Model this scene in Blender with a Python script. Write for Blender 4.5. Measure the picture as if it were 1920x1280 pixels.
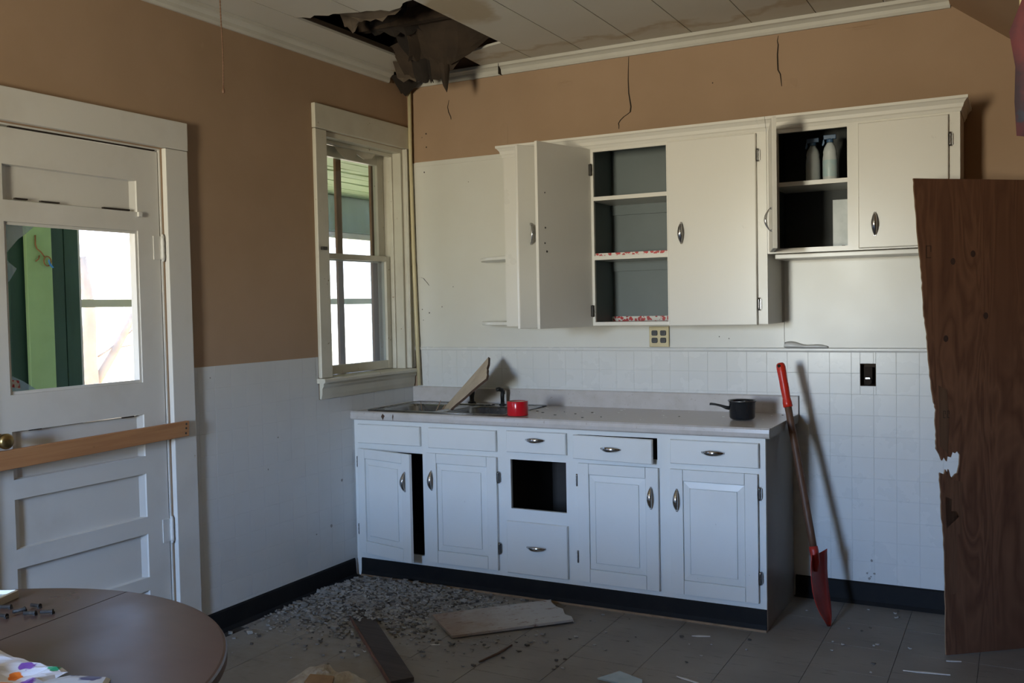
import bpy, bmesh, math, random
from math import sin, cos, pi, radians
from mathutils import Vector, Matrix, noise

random.seed(7)
for o in list(bpy.data.objects):
    bpy.data.objects.remove(o)
S = bpy.context.scene
COL = S.collection

# ------------------------------------------------------------------ camera
cam_d = bpy.data.cameras.new('camera')
cam = bpy.data.objects.new('camera', cam_d)
COL.objects.link(cam)
S.camera = cam
CAM = Vector((3.279, -4.8626, 1.4777))
YAW, PITCH, ROLL, FPX = 0.4901, -0.0367, -0.0201, 1794.7
_f = Vector((-sin(YAW)*cos(PITCH), cos(YAW)*cos(PITCH), sin(PITCH)))
_r = Vector((cos(YAW), sin(YAW), 0))
_u = _r.cross(_f)
_r2 = cos(ROLL)*_r + sin(ROLL)*_u
_u2 = -sin(ROLL)*_r + cos(ROLL)*_u
cam.matrix_world = Matrix(((_r2.x, _u2.x, -_f.x, CAM.x), (_r2.y, _u2.y, -_f.y, CAM.y),
                           (_r2.z, _u2.z, -_f.z, CAM.z), (0, 0, 0, 1)))
cam_d.sensor_width = 36.0
cam_d.lens = FPX/1920*36.0
cam_d.clip_start = 0.02
cam_d.clip_end = 200

# ------------------------------------------------------------------ world: pale sky over sun-bleached ground
SKY = 135.0
W = bpy.data.worlds.new('world')
S.world = W
W.use_nodes = True
nt = W.node_tree
nt.nodes.clear()
_o = nt.nodes.new('ShaderNodeOutputWorld')
_b = nt.nodes.new('ShaderNodeBackground')
_t = nt.nodes.new('ShaderNodeTexCoord')
_s = nt.nodes.new('ShaderNodeSeparateXYZ')
_m = nt.nodes.new('ShaderNodeMapRange')
_c = nt.nodes.new('ShaderNodeValToRGB')
_m.inputs['From Min'].default_value = -0.06
_m.inputs['From Max'].default_value = 0.16
_c.color_ramp.elements[0].position = 0.0
_c.color_ramp.elements[0].color = (0.95, 0.81, 0.62, 1)     # dry ground
_c.color_ramp.elements[1].position = 1.0
_c.color_ramp.elements[1].color = (0.47, 0.70, 1.20, 1)     # open sky
_e = _c.color_ramp.elements.new(0.35)
_e.color = (0.98, 0.96, 0.90, 1)                            # hazy horizon
nt.links.new(_t.outputs['Generated'], _s.inputs[0])
nt.links.new(_s.outputs['Z'], _m.inputs['Value'])
nt.links.new(_m.outputs['Result'], _c.inputs['Fac'])
nt.links.new(_c.outputs['Color'], _b.inputs['Color'])
_b.inputs['Strength'].default_value = SKY
nt.links.new(_b.outputs['Background'], _o.inputs['Surface'])

# the window behind the photographer (opening in wall_front) : centre, width, height
RW = dict(x0=1.05, x1=1.65, z0=1.02, z1=2.12, y=-6.60)


def portal(loc, rot, sx, sz):
    d = bpy.data.lights.new('window_daylight', 'AREA')
    d.shape = 'RECTANGLE'
    d.size = sx
    d.size_y = sz
    d.cycles.is_portal = True
    o = bpy.data.objects.new('window_daylight', d)
    COL.objects.link(o)
    o.location = loc
    o.rotation_euler = rot
    return o


portal(((RW['x0']+RW['x1'])/2, RW['y']-0.02, (RW['z0']+RW['z1'])/2), (radians(90), 0, 0),
       RW['x1']-RW['x0'], RW['z1']-RW['z0'])

S.cycles.max_bounces = 7
S.cycles.diffuse_bounces = 4
S.cycles.glossy_bounces = 3
S.cycles.transmission_bounces = 4
S.cycles.caustics_reflective = False
S.cycles.caustics_refractive = False
S.cycles.sample_clamp_indirect = 8.0
S.view_settings.view_transform = 'Standard'
S.view_settings.look = 'None'
S.view_settings.exposure = 0.0
S.view_settings.gamma = 1.0
S.view_settings.use_curve_mapping = False

# ================================================================== materials
MATS = {}


def _new(name):
    m = bpy.data.materials.new(name)
    m.use_nodes = True
    t = m.node_tree
    b = t.nodes['Principled BSDF']
    return m, t, b


def ramp(t, fac, a, b):
    n = t.nodes.new('ShaderNodeMapRange')
    n.inputs['From Min'].default_value = a
    n.inputs['From Max'].default_value = b
    t.links.new(fac, n.inputs['Value'])
    return n.outputs['Result']


def coords(t, scale=(1, 1, 1)):
    c = t.nodes.new('ShaderNodeTexCoord')
    mp = t.nodes.new('ShaderNodeMapping')
    mp.inputs['Scale'].default_value = scale
    t.links.new(c.outputs['Object'], mp.inputs['Vector'])
    return mp.outputs['Vector']


def noise_n(t, vec, scale, detail=4, rough=0.55, dist=0.0):
    n = t.nodes.new('ShaderNodeTexNoise')
    n.inputs['Scale'].default_value = scale
    n.inputs['Detail'].default_value = detail
    n.inputs['Roughness'].default_value = rough
    n.inputs['Distortion'].default_value = dist
    t.links.new(vec, n.inputs['Vector'])
    return n.outputs['Fac']


def mixc(t, fac, a, b):
    n = t.nodes.new('ShaderNodeMix')
    n.data_type = 'RGBA'
    t.links.new(fac, n.inputs['Factor'])
    for v, s in ((a, 6), (b, 7)):
        if isinstance(v, tuple):
            n.inputs[s].default_value = (*v, 1)
        else:
            t.links.new(v, n.inputs[s])
    return n.outputs[2]


def bump(t, b, h, strength=0.2, dist=0.01):
    n = t.nodes.new('ShaderNodeBump')
    n.inputs['Strength'].default_value = strength
    n.inputs['Distance'].default_value = dist
    t.links.new(h, n.inputs['Height'])
    t.links.new(n.outputs['Normal'], b.inputs['Normal'])


def paint(name, base, dark, rough=0.4, scale=3.0, amount=(0.45, 0.8), spots=None, spot_c=(0.1, 0.07, 0.05),
          bumps=0.08, bscale=40.0, stretch=(1, 1, 1), metallic=0.0, spec=0.5, rv=(0.08, 0.1)):
    """two-tone surface with soft variation, optional small chips"""
    m, t, b = _new(name)
    v = coords(t, stretch)
    n1 = noise_n(t, v, scale, 5)
    col = mixc(t, ramp(t, n1, *amount), base, dark)
    if spots:
        n2 = noise_n(t, v, spots[0], 3, 0.6)
        col = mixc(t, ramp(t, n2, spots[1], spots[1]+0.03), col, spot_c)
    t.links.new(col, b.inputs['Base Color'])
    n3 = noise_n(t, v, bscale, 3)
    rr = t.nodes.new('ShaderNodeMapRange')
    rr.inputs['To Min'].default_value = max(0.03, rough-rv[0])
    rr.inputs['To Max'].default_value = min(1, rough+rv[1])
    t.links.new(n1, rr.inputs['Value'])
    t.links.new(rr.outputs['Result'], b.inputs['Roughness'])
    b.inputs['Metallic'].default_value = metallic
    b.inputs['Specular IOR Level'].default_value = spec
    if bumps:
        bump(t, b, n3, bumps, 0.004)
    MATS[name] = m
    return m


def wood(name, c1, c2, axis='z', rough=0.55, scale=1.0, knots=False, spec=0.35, rings=6.0):
    m, t, b = _new(name)
    st = {'x': (0.25, 4, 4), 'y': (4, 0.25, 4), 'z': (4, 4, 0.25)}[axis]
    v = coords(t, tuple(s*scale for s in st))
    n1 = noise_n(t, v, 1.4, 4, 0.6, 0.6)
    wv = t.nodes.new('ShaderNodeMath')
    wv.operation = 'MULTIPLY'
    wv.inputs[1].default_value = rings
    t.links.new(n1, wv.inputs[0])
    fr = t.nodes.new('ShaderNodeMath')
    fr.operation = 'PINGPONG'
    fr.inputs[1].default_value = 0.5
    t.links.new(wv.outputs[0], fr.inputs[0])
    n2 = noise_n(t, v, 14, 3)
    ad = t.nodes.new('ShaderNodeMath')
    ad.operation = 'ADD'
    t.links.new(fr.outputs[0], ad.inputs[0])
    t.links.new(n2, ad.inputs[1])
    col = mixc(t, ramp(t, ad.outputs[0], 0.35, 1.0), c1, c2)
    if knots:
        vo = t.nodes.new('ShaderNodeTexVoronoi')
        vo.inputs['Scale'].default_value = knots
        t.links.new(coords(t), vo.inputs['Vector'])
        col = mixc(t, ramp(t, vo.outputs['Distance'], 0.035, 0.10), tuple(x*0.25 for x in c1), col)
    t.links.new(col, b.inputs['Base Color'])
    b.inputs['Roughness'].default_value = rough
    b.inputs['Specular IOR Level'].default_value = spec
    bump(t, b, n2, 0.12, 0.003)
    MATS[name] = m
    return m


def plain(name, c, rough=0.5, metallic=0.0, spec=0.5, trans=0.0, ior=1.45):
    m, t, b = _new(name)
    v = coords(t)
    n1 = noise_n(t, v, 25, 3)
    col = mixc(t, n1, tuple(x*0.88 for x in c), tuple(min(1, x*1.08) for x in c))
    t.links.new(col, b.inputs['Base Color'])
    b.inputs['Roughness'].default_value = rough
    b.inputs['Metallic'].default_value = metallic
    b.inputs['Specular IOR Level'].default_value = spec
    b.inputs['Transmission Weight'].default_value = trans
    b.inputs['IOR'].default_value = ior
    MATS[name] = m
    return m


def pane(name, tint, gloss=0.06, haze=0.0, haze_c=(0.8, 0.85, 0.9)):
    """thin window glass: passes light straight through, tinted, slight mirror"""
    m = bpy.data.materials.new(name)
    m.use_nodes = True
    t = m.node_tree
    t.nodes.clear()
    o = t.nodes.new('ShaderNodeOutputMaterial')
    tr = t.nodes.new('ShaderNodeBsdfTransparent')
    tr.inputs['Color'].default_value = (*tint, 1)
    gl = t.nodes.new('ShaderNodeBsdfGlossy')
    gl.inputs['Roughness'].default_value = 0.03
    mx = t.nodes.new('ShaderNodeMixShader')
    mx.inputs['Fac'].default_value = gloss
    t.links.new(tr.outputs[0], mx.inputs[1])
    t.links.new(gl.outputs[0], mx.inputs[2])
    last = mx.outputs[0]
    if haze:
        df = t.nodes.new('ShaderNodeBsdfTranslucent')
        df.inputs['Color'].default_value = (*haze_c, 1)
        v = coords(t)
        n = noise_n(t, v, 6, 4)
        mm = t.nodes.new('ShaderNodeMapRange')
        mm.inputs['To Min'].default_value = haze*0.6
        mm.inputs['To Max'].default_value = haze*1.4
        t.links.new(n, mm.inputs['Value'])
        m2 = t.nodes.new('ShaderNodeMixShader')
        t.links.new(mm.outputs['Result'], m2.inputs['Fac'])
        t.links.new(last, m2.inputs[1])
        t.links.new(df.outputs[0], m2.inputs[2])
        last = m2.outputs[0]
    t.links.new(last, o.inputs['Surface'])
    MATS[name] = m
    return m


def math_n(t, op, a, b=None):
    n = t.nodes.new('ShaderNodeMath')
    n.operation = op
    for i, v in enumerate((a, b)):
        if v is None:
            continue
        if isinstance(v, (int, float)):
            n.inputs[i].default_value = v
        else:
            t.links.new(v, n.inputs[i])
    return n.outputs[0]


# --- walls
paint('plaster_beige', (0.395, 0.270, 0.180), (0.350, 0.235, 0.152), 0.7, 1.6, (0.4, 0.7), (5.0, 0.72),
      (0.38, 0.26, 0.17), 0.25, 9.0, spec=0.2)
paint('plaster_grey', (0.13, 0.10, 0.075), (0.11, 0.085, 0.06), 0.8, 1.5)
paint('white_paint', (0.71, 0.70, 0.66), (0.68, 0.665, 0.62), 0.38, 2.5, (0.45, 0.8), (60.0, 0.76), (0.25, 0.2, 0.15), 0.05, 30.0)
paint('white_cabinet', (0.74, 0.74, 0.71), (0.70, 0.695, 0.655), 0.32, 4.0, (0.5, 0.85), (45.0, 0.755), (0.22, 0.18, 0.14), 0.05, 30.0)
paint('white_wall_cabinet', (0.72, 0.70, 0.65), (0.695, 0.67, 0.61), 0.29, 3.0, (0.3, 0.9), (50.0, 0.775), (0.3, 0.24, 0.18), 0.06, 18.0)
paint('white_panel', (0.70, 0.69, 0.64), (0.63, 0.60, 0.53), 0.30, 1.7, (0.4, 0.95), (40.0, 0.77), (0.2, 0.15, 0.1), 0.10, 6.0)
paint('white_tile', (0.69, 0.69, 0.67), (0.65, 0.64, 0.61), 0.27, 4.0, (0.5, 0.9), None, (0, 0, 0), 0.0, 10.0)
paint('white_tile_dull', (0.62, 0.62, 0.61), (0.57, 0.57, 0.56), 0.45, 3.0, (0.5, 0.9), (35.0, 0.79), (0.3, 0.28, 0.25), 0.03, 20.0)
paint('tile_grout', (0.68, 0.68, 0.66), (0.65, 0.65, 0.63), 0.4)
paint('trim_old', (0.60, 0.57, 0.48), (0.50, 0.46, 0.37), 0.4, 3.5, (0.45, 0.75), (26.0, 0.70), (0.28, 0.22, 0.15), 0.08, 30.0)
paint('trim_white', (0.69, 0.67, 0.63), (0.58, 0.55, 0.50), 0.38, 2.5, (0.5, 0.8), (30.0, 0.75), (0.38, 0.28, 0.16), 0.06, 30.0)
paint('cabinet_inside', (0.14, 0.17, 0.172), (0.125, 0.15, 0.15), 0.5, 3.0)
paint('scuff', (0.30, 0.28, 0.26), (0.22, 0.2, 0.18), 0.6, 50.0)
paint('crown_paint', (0.56, 0.545, 0.50), (0.49, 0.47, 0.42), 0.5, 3.0)
paint('trim_lit', (0.78, 0.76, 0.60), (0.7, 0.68, 0.54), 0.5, 4.0)  # brightened to make up for the little light on the porch rail
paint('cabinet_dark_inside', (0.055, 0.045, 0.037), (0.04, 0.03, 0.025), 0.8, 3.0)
paint('cabinet_shade_inside', (0.035, 0.04, 0.04), (0.025, 0.03, 0.03), 0.6, 3.0)  # near black stands in for the shade inside the short cupboard
paint('shaded_side', (0.27, 0.25, 0.215), (0.22, 0.20, 0.17), 0.45, 3.0)  # shade of the right-facing ends is put into this darker colour
paint('black_base', (0.009, 0.009, 0.010), (0.014, 0.0135, 0.013), 0.6, 9.0, (0.4, 0.7), (30.0, 0.77), (0.08, 0.07, 0.06), 0.1, spec=0.15)
paint('cream_pipe', (0.62, 0.54, 0.33), (0.55, 0.46, 0.27), 0.4, 8.0)
paint('chrome', (0.62, 0.62, 0.63), (0.5, 0.5, 0.5), 0.13, 6.0, (0.4, 0.8), None, (0, 0, 0), 0.0, 10, metallic=1.0)
paint('steel', (0.30, 0.30, 0.30), (0.22, 0.21, 0.20), 0.27, 5.0, (0.4, 0.8), None, (0, 0, 0), 0.0, 10, metallic=1.0)
paint('dark_iron', (0.03, 0.028, 0.025), (0.05, 0.04, 0.03), 0.45, 20.0)
paint('brass', (0.30, 0.21, 0.09), (0.18, 0.12, 0.05), 0.35, 20.0, (0.4, 0.8), None, (0, 0, 0), 0.0, 10, metallic=1.0)
paint('black_plastic', (0.012, 0.012, 0.012), (0.02, 0.02, 0.02), 0.35, 20.0)
paint('enamel', (0.012, 0.014, 0.018), (0.016, 0.017, 0.02), 0.12, 12.0, bumps=0)
paint('red_tape', (0.56, 0.012, 0.02), (0.50, 0.01, 0.016), 0.16, 12.0, bumps=0)
paint('red_paint', (0.46, 0.030, 0.018), (0.34, 0.03, 0.02), 0.42, 14.0, (0.4, 0.7), (60.0, 0.7), (0.2, 0.03, 0.02))
paint('red_grip', (0.62, 0.030, 0.014), (0.50, 0.02, 0.01), 0.27, 14.0)
paint('cream_plate', (0.63, 0.53, 0.30), (0.56, 0.46, 0.26), 0.4, 20.0)
paint('green_light', (0.36, 0.55, 0.25), (0.32, 0.49, 0.22), 0.5, 7.0, (0.4, 0.8), (18.0, 0.72), (0.2, 0.25, 0.1))
paint('green_dark', (0.030, 0.080, 0.055), (0.020, 0.055, 0.040), 0.6, 3.0, stretch=(3, 3, 0.6))
paint('green_ceiling', (0.50, 0.62, 0.34), (0.45, 0.56, 0.31), 0.6, 4.0)
paint('grey_green', (0.23, 0.29, 0.26), (0.19, 0.24, 0.22), 0.6, 4.0)
paint('debris_brown', (0.062, 0.040, 0.025), (0.030, 0.020, 0.014), 0.9, 6.0, (0.3, 0.7))
paint('debris_dark', (0.026, 0.018, 0.013), (0.014, 0.010, 0.008), 0.9, 6.0, (0.3, 0.7))
paint('debris_paper', (0.15, 0.115, 0.085), (0.075, 0.055, 0.04), 0.9, 7.0, (0.3, 0.7))
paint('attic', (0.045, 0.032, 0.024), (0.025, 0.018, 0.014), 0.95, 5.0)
paint('bottle_white', (0.62, 0.66, 0.66), (0.5, 0.55, 0.55), 0.35, 14.0)
paint('bottle_label', (0.45, 0.60, 0.62), (0.62, 0.63, 0.6), 0.4, 22.0)
paint('trigger_blue', (0.06, 0.13, 0.24), (0.05, 0.1, 0.2), 0.4, 14.0)
paint('curtain', (0.15, 0.040, 0.045), (0.055, 0.035, 0.045), 0.85, 9.0, (0.4, 0.6), (14.0, 0.62), (0.05, 0.05, 0.07))
paint('laminate', (0.56, 0.52, 0.49), (0.50, 0.46, 0.42), 0.24, 16.0, (0.4, 0.7), (70.0, 0.66), (0.45, 0.39, 0.35), 0.0, rv=(0.01, 0.01))
paint('laminate_top', (0.56, 0.51, 0.465), (0.545, 0.495, 0.445), 0.27, 24.0, (0.4, 0.7), (60.0, 0.77), (0.24, 0.19, 0.15), 0.0, rv=(0.01, 0.01))
paint('fibreboard', (0.58, 0.46, 0.32), (0.45, 0.34, 0.23), 0.85, 9.0, (0.35, 0.7))
paint('torn_edge', (0.10, 0.055, 0.035), (0.05, 0.03, 0.02), 0.9, 20.0)
paint('lump_fibre', (0.44, 0.40, 0.34), (0.27, 0.21, 0.15), 0.9, 16.0, (0.35, 0.65))
paint('lump_core', (0.27, 0.16, 0.075), (0.2, 0.12, 0.06), 0.9, 20.0)
paint('splinter', (0.30, 0.20, 0.12), (0.18, 0.11, 0.06), 0.8, 20.0)
paint('chip_pale', (0.38, 0.36, 0.33), (0.25, 0.23, 0.205), 0.8, 20.0)
paint('chip_dark', (0.085, 0.074, 0.064), (0.14, 0.12, 0.10), 0.9, 20.0)
paint('sliver_white', (0.62, 0.60, 0.56), (0.45, 0.43, 0.4), 0.6, 12.0)
paint('glass_piece', (0.33, 0.38, 0.36), (0.26, 0.31, 0.29), 0.2, 12.0)
paint('bolt', (0.020, 0.018, 0.016), (0.10, 0.09, 0.08), 0.6, 90.0, (0.55, 0.7))
paint('bark', (0.42, 0.30, 0.20), (0.33, 0.23, 0.15), 0.9, 6.0)
paint('rust', (0.30, 0.13, 0.05), (0.2, 0.09, 0.04), 0.8, 10.0)
paint('ribbon_blue', (0.05, 0.28, 0.75), (0.04, 0.22, 0.6), 0.5, 10.0)
paint('knot', (0.032, 0.014, 0.009), (0.045, 0.02, 0.012), 0.7, 20.0)
paint('crack_dark', (0.025, 0.016, 0.01), (0.02, 0.013, 0.01), 0.95, 10.0)
paint('bare_hole', (0.06, 0.04, 0.025), (0.04, 0.03, 0.02), 0.9, 10.0)
paint('porch_floor', (0.20, 0.20, 0.19), (0.15, 0.15, 0.14), 0.8, 5.0)
paint('chain', (0.16, 0.08, 0.045), (0.1, 0.05, 0.03), 0.5, 40.0)
wood('bare_brace', (0.40, 0.18, 0.075), (0.47, 0.23, 0.10), 'y', 0.6, 1.3, 9.0)
wood('brown_bar', (0.20, 0.10, 0.055), (0.27, 0.15, 0.085), 'z', 0.7)
wood('patch_wood', (0.12, 0.065, 0.035), (0.09, 0.045, 0.025), 'z', 0.7)
wood('handle_wood', (0.095, 0.045, 0.025), (0.14, 0.07, 0.04), 'z', 0.5, 3.0)
wood('plank_dark', (0.048, 0.038, 0.033), (0.070, 0.056, 0.048), 'x', 0.65, 1.0, spec=0.15)
paint('plank_edge', (0.15, 0.07, 0.05), (0.10, 0.05, 0.035), 0.8, 20.0)
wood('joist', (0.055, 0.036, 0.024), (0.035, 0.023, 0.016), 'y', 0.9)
pane('glass_clear', (0.92, 0.95, 0.94), 0.05)
pane('glass_hazy', (0.86, 0.90, 0.93), 0.05, 0.05)
pane('glass_shard', (0.62, 0.74, 0.76), 0.20, 0.16)
pane('porch_dimming_glass', (0.19, 0.193, 0.196), 0.02)  # dark tint added to cut the daylight coming through the porch


def m_plywood():
    m, t, b = _new('plywood')
    v = coords(t, (5, 5, 0.9))
    n1 = noise_n(t, v, 1.1, 3, 0.5, 1.2)
    w = math_n(t, 'PINGPONG', math_n(t, 'MULTIPLY', n1, 9.0), 0.5)
    n2 = noise_n(t, coords(t, (30, 30, 1)), 2.0, 3)
    f = math_n(t, 'ADD', math_n(t, 'MULTIPLY', w, 1.1), math_n(t, 'MULTIPLY', n2, 0.5))
    col = mixc(t, ramp(t, f, 0.15, 0.95), (0.074, 0.028, 0.014), (0.165, 0.076, 0.040))
    n3 = noise_n(t, coords(t), 1.3, 3)
    col = mixc(t, ramp(t, n3, 0.4, 0.7), col, (0.105, 0.044, 0.023))
    t.links.new(col, b.inputs['Base Color'])
    b.inputs['Roughness'].default_value = 0.6
    bump(t, b, f, 0.12, 0.002)
    MATS['plywood'] = m


m_plywood()


def m_ceiling():
    """off-white ceiling boards with old brown water marks along the wall and round the hole"""
    m, t, b = _new('ceiling_board')
    v = coords(t)
    s = t.nodes.new('ShaderNodeSeparateXYZ')
    t.links.new(v, s.inputs[0])
    n1 = noise_n(t, v, 3.2, 4, 0.55)
    n2 = noise_n(t, v, 1.3, 4)
    # tide line roughly parallel to the back wall
    d = math_n(t, 'ADD', s.outputs['Y'], math_n(t, 'MULTIPLY', math_n(t, 'SUBTRACT', n1, 0.5), 0.62))
    ring = math_n(t, 'SUBTRACT', 1.0, ramp(t, math_n(t, 'ABSOLUTE', math_n(t, 'ADD', d, 0.20)), 0.005, 0.055))
    fill = ramp(t, d, -0.24, -0.10)
    # blotch beside the hole
    hx = math_n(t, 'SUBTRACT', s.outputs['X'], 0.98)
    hy = math_n(t, 'ADD', s.outputs['Y'], 1.02)
    rr = math_n(t, 'SQRT', math_n(t, 'ADD', math_n(t, 'MULTIPLY', hx, hx), math_n(t, 'MULTIPLY', math_n(t, 'MULTIPLY', hy, hy), 0.5)))
    rr = math_n(t, 'ADD', rr, math_n(t, 'MULTIPLY', math_n(t, 'SUBTRACT', n1, 0.5), 0.35))
    blot = math_n(t, 'SUBTRACT', 1.0, ramp(t, rr, 0.12, 0.17))
    base = mixc(t, ramp(t, n2, 0.4, 0.7), (0.62, 0.60, 0.55), (0.58, 0.555, 0.50))
    col = mixc(t, math_n(t, 'MULTIPLY', fill, 0.35), base, (0.50, 0.43, 0.32))
    col = mixc(t, math_n(t, 'MULTIPLY', ring, 0.55), col, (0.38, 0.28, 0.16))
    col = mixc(t, math_n(t, 'MULTIPLY', blot, 0.7), col, (0.36, 0.27, 0.15))
    t.links.new(col, b.inputs['Base Color'])
    b.inputs['Roughness'].default_value = 0.5
    b.inputs['Specular IOR Level'].default_value = 0.3
    MATS['ceiling_board'] = m


m_ceiling()


def m_floor():
    m, t, b = _new('floor_tile')
    v = coords(t)
    n1 = noise_n(t, v, 2.0, 5)
    n2 = noise_n(t, v, 16.0, 4, 0.65)
    n3 = noise_n(t, coords(t, (1, 6, 1)), 9.0, 4)
    s = t.nodes.new('ShaderNodeSeparateXYZ')
    t.links.new(v, s.inputs[0])
    col = mixc(t, ramp(t, n1, 0.35, 0.7), (0.25, 0.225, 0.195), (0.19, 0.168, 0.145))
    col = mixc(t, ramp(t, n3, 0.60, 0.78), col, (0.11, 0.092, 0.078))
    # grey plaster dust spread out from the corner
    dx = s.outputs['X']
    dy = math_n(t, 'ADD', s.outputs['Y'], 0.8)
    r = math_n(t, 'SQRT', math_n(t, 'ADD', math_n(t, 'MULTIPLY', dx, dx), math_n(t, 'MULTIPLY', dy, dy)))
    r = math_n(t, 'ADD', r, math_n(t, 'MULTIPLY', math_n(t, 'SUBTRACT', n2, 0.5), 0.9))
    dust = math_n(t, 'SUBTRACT', 1.0, ramp(t, r, 0.45, 1.25))
    col = mixc(t, math_n(t, 'MULTIPLY', dust, 0.85), col, (0.31, 0.30, 0.28))
    t.links.new(col, b.inputs['Base Color'])
    b.inputs['Roughness'].default_value = 0.62
    b.inputs['Specular IOR Level'].default_value = 0.3
    bump(t, b, n2, 0.25, 0.004)
    MATS['floor_tile'] = m


m_floor()
paint('floor_gap', (0.035, 0.03, 0.026), (0.02, 0.018, 0.016), 0.9, 8)
paint('dust_heap', (0.30, 0.285, 0.26), (0.19, 0.172, 0.15), 0.95, 12.0, (0.35, 0.65), (30.0, 0.64), (0.11, 0.095, 0.08), 0.8, 25.0)


def m_table():
    m, t, b = _new('table_top')
    v = coords(t, (2, 14, 1))
    n1 = noise_n(t, v, 3.0, 4)
    n2 = noise_n(t, coords(t), 5.0, 3, 0.5, 0.0)
    col = mixc(t, n1, (0.100, 0.062, 0.052), (0.080, 0.050, 0.043))
    t.links.new(col, b.inputs['Base Color'])
    rr = t.nodes.new('ShaderNodeMapRange')
    rr.inputs['From Min'].default_value = 0.3
    rr.inputs['From Max'].default_value = 0.7
    rr.inputs['To Min'].default_value = 0.27
    rr.inputs['To Max'].default_value = 0.36
    t.links.new(n2, rr.inputs['Value'])
    t.links.new(rr.outputs['Result'], b.inputs['Roughness'])
    b.inputs['Specular IOR Level'].default_value = 0.5
    MATS['table_top'] = m


m_table()


def m_white_board():
    """fallen ceiling board: chalky white with a rusty brown stain on one end"""
    m, t, b = _new('fallen_board')
    v = coords(t)
    s = t.nodes.new('ShaderNodeSeparateXYZ')
    t.links.new(v, s.inputs[0])
    n1 = noise_n(t, v, 9.0, 5, 0.65)
    n2 = noise_n(t, coords(t, (1, 1.6, 1)), 22.0, 5, 0.65)
    f = math_n(t, 'ADD', s.outputs['X'], math_n(t, 'MULTIPLY', math_n(t, 'SUBTRACT', n1, 0.5), 0.5))
    col = mixc(t, ramp(t, f, 0.08, 0.40), (0.27, 0.20, 0.15), (0.42, 0.40, 0.37))
    col = mixc(t, ramp(t, n2, 0.56, 0.68), col, (0.20, 0.125, 0.09))
    t.links.new(col, b.inputs['Base Color'])
    b.inputs['Roughness'].default_value = 0.8
    MATS['fallen_board'] = m


m_white_board()


def m_flower(name, base, cols, scale, lim=0.30):
    """printed blossoms in a few colours on a pale ground"""
    m, t, b = _new(name)
    v = coords(t)
    nn = t.nodes.new('ShaderNodeTexNoise')
    nn.inputs['Scale'].default_value = scale*1.6
    t.links.new(v, nn.inputs['Vector'])
    av = t.nodes.new('ShaderNodeVectorMath')
    av.operation = 'MULTIPLY_ADD'
    av.inputs[1].default_value = (0.9/scale,)*3
    t.links.new(nn.outputs['Color'], av.inputs[0])
    t.links.new(v, av.inputs[2])
    vo = t.nodes.new('ShaderNodeTexVoronoi')
    vo.inputs['Scale'].default_value = scale
    t.links.new(av.outputs[0], vo.inputs['Vector'])
    sp = t.nodes.new('ShaderNodeSeparateColor')
    t.links.new(vo.outputs['Color'], sp.inputs[0])
    cr = t.nodes.new('ShaderNodeValToRGB')
    cr.color_ramp.interpolation = 'CONSTANT'
    els = cr.color_ramp.elements
    els[0].color = (*cols[0], 1)
    els[0].position = 0
    els[1].color = (*cols[1], 1)
    els[1].position = 1.0/len(cols)
    for i in range(2, len(cols)):
        e = els.new(i/len(cols))
        e.color = (*cols[i], 1)
    t.links.new(sp.outputs[0], cr.inputs['Fac'])
    col = mixc(t, ramp(t, vo.outputs['Distance'], lim, lim+0.06), cr.outputs['Color'], base)
    t.links.new(col, b.inputs['Base Color'])
    b.inputs['Roughness'].default_value = 0.35
    MATS[name] = m


m_flower('flower_print', (0.66, 0.68, 0.76), [(0.75, 0.18, 0.02), (0.02, 0.28, 0.14), (0.8, 0.36, 0.03), (0.66, 0.68, 0.76), (0.20, 0.08, 0.40)], 24.0, 0.36)
m_flower('shelf_paper', (0.66, 0.63, 0.58), [(0.50, 0.03, 0.03), (0.42, 0.04, 0.04)], 55.0, 0.48)
m_flower('pack_print', (0.48, 0.50, 0.55), [(0.04, 0.03, 0.13), (0.48, 0.50, 0.55)], 12.0)

# ================================================================== mesh helpers


def B():
    return bmesh.new()


def box(bm, x0, x1, y0, y1, z0, z1):
    v = [bm.verts.new(p) for p in ((x0, y0, z0), (x1, y0, z0), (x1, y1, z0), (x0, y1, z0),
                                   (x0, y0, z1), (x1, y0, z1), (x1, y1, z1), (x0, y1, z1))]
    for f in ((0, 3, 2, 1), (4, 5, 6, 7), (0, 1, 5, 4), (1, 2, 6, 5), (2, 3, 7, 6), (3, 0, 4, 7)):
        bm.faces.new([v[i] for i in f])
    return bm


def bx(*a):
    return box(B(), *a)


def loft(bm, loops, close=True, cap0=False, cap1=False, smooth=False):
    rows = [[bm.verts.new(p) for p in lp] for lp in loops]
    n = len(rows[0])
    for a, b in zip(rows[:-1], rows[1:]):
        for i in range(n if close else n-1):
            j = (i+1) % n
            f = bm.faces.new((a[i], a[j], b[j], b[i]))
            f.smooth = smooth
    if cap0:
        bm.faces.new(list(reversed(rows[0])))
    if cap1:
        bm.faces.new(rows[-1])
    return rows


def prism(bm, pts, vec):
    """closed polygon (3D points) pushed along vec"""
    vec = Vector(vec)
    a = [Vector(p) for p in pts]
    loft(bm, [a, [p+vec for p in a]], True, True, True)
    bmesh.ops.recalc_face_normals(bm, faces=bm.faces)
    return bm


def lathe(bm, prof, seg=24, M=None, cap0=True, cap1=True, smooth=True):
    loops = []
    for r, z in prof:
        lp = [Vector((r*cos(2*pi*i/seg), r*sin(2*pi*i/seg), z)) for i in range(seg)]
        loops.append([M @ p for p in lp] if M else lp)
    loft(bm, loops, True, cap0, cap1, smooth)
    return bm


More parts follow.
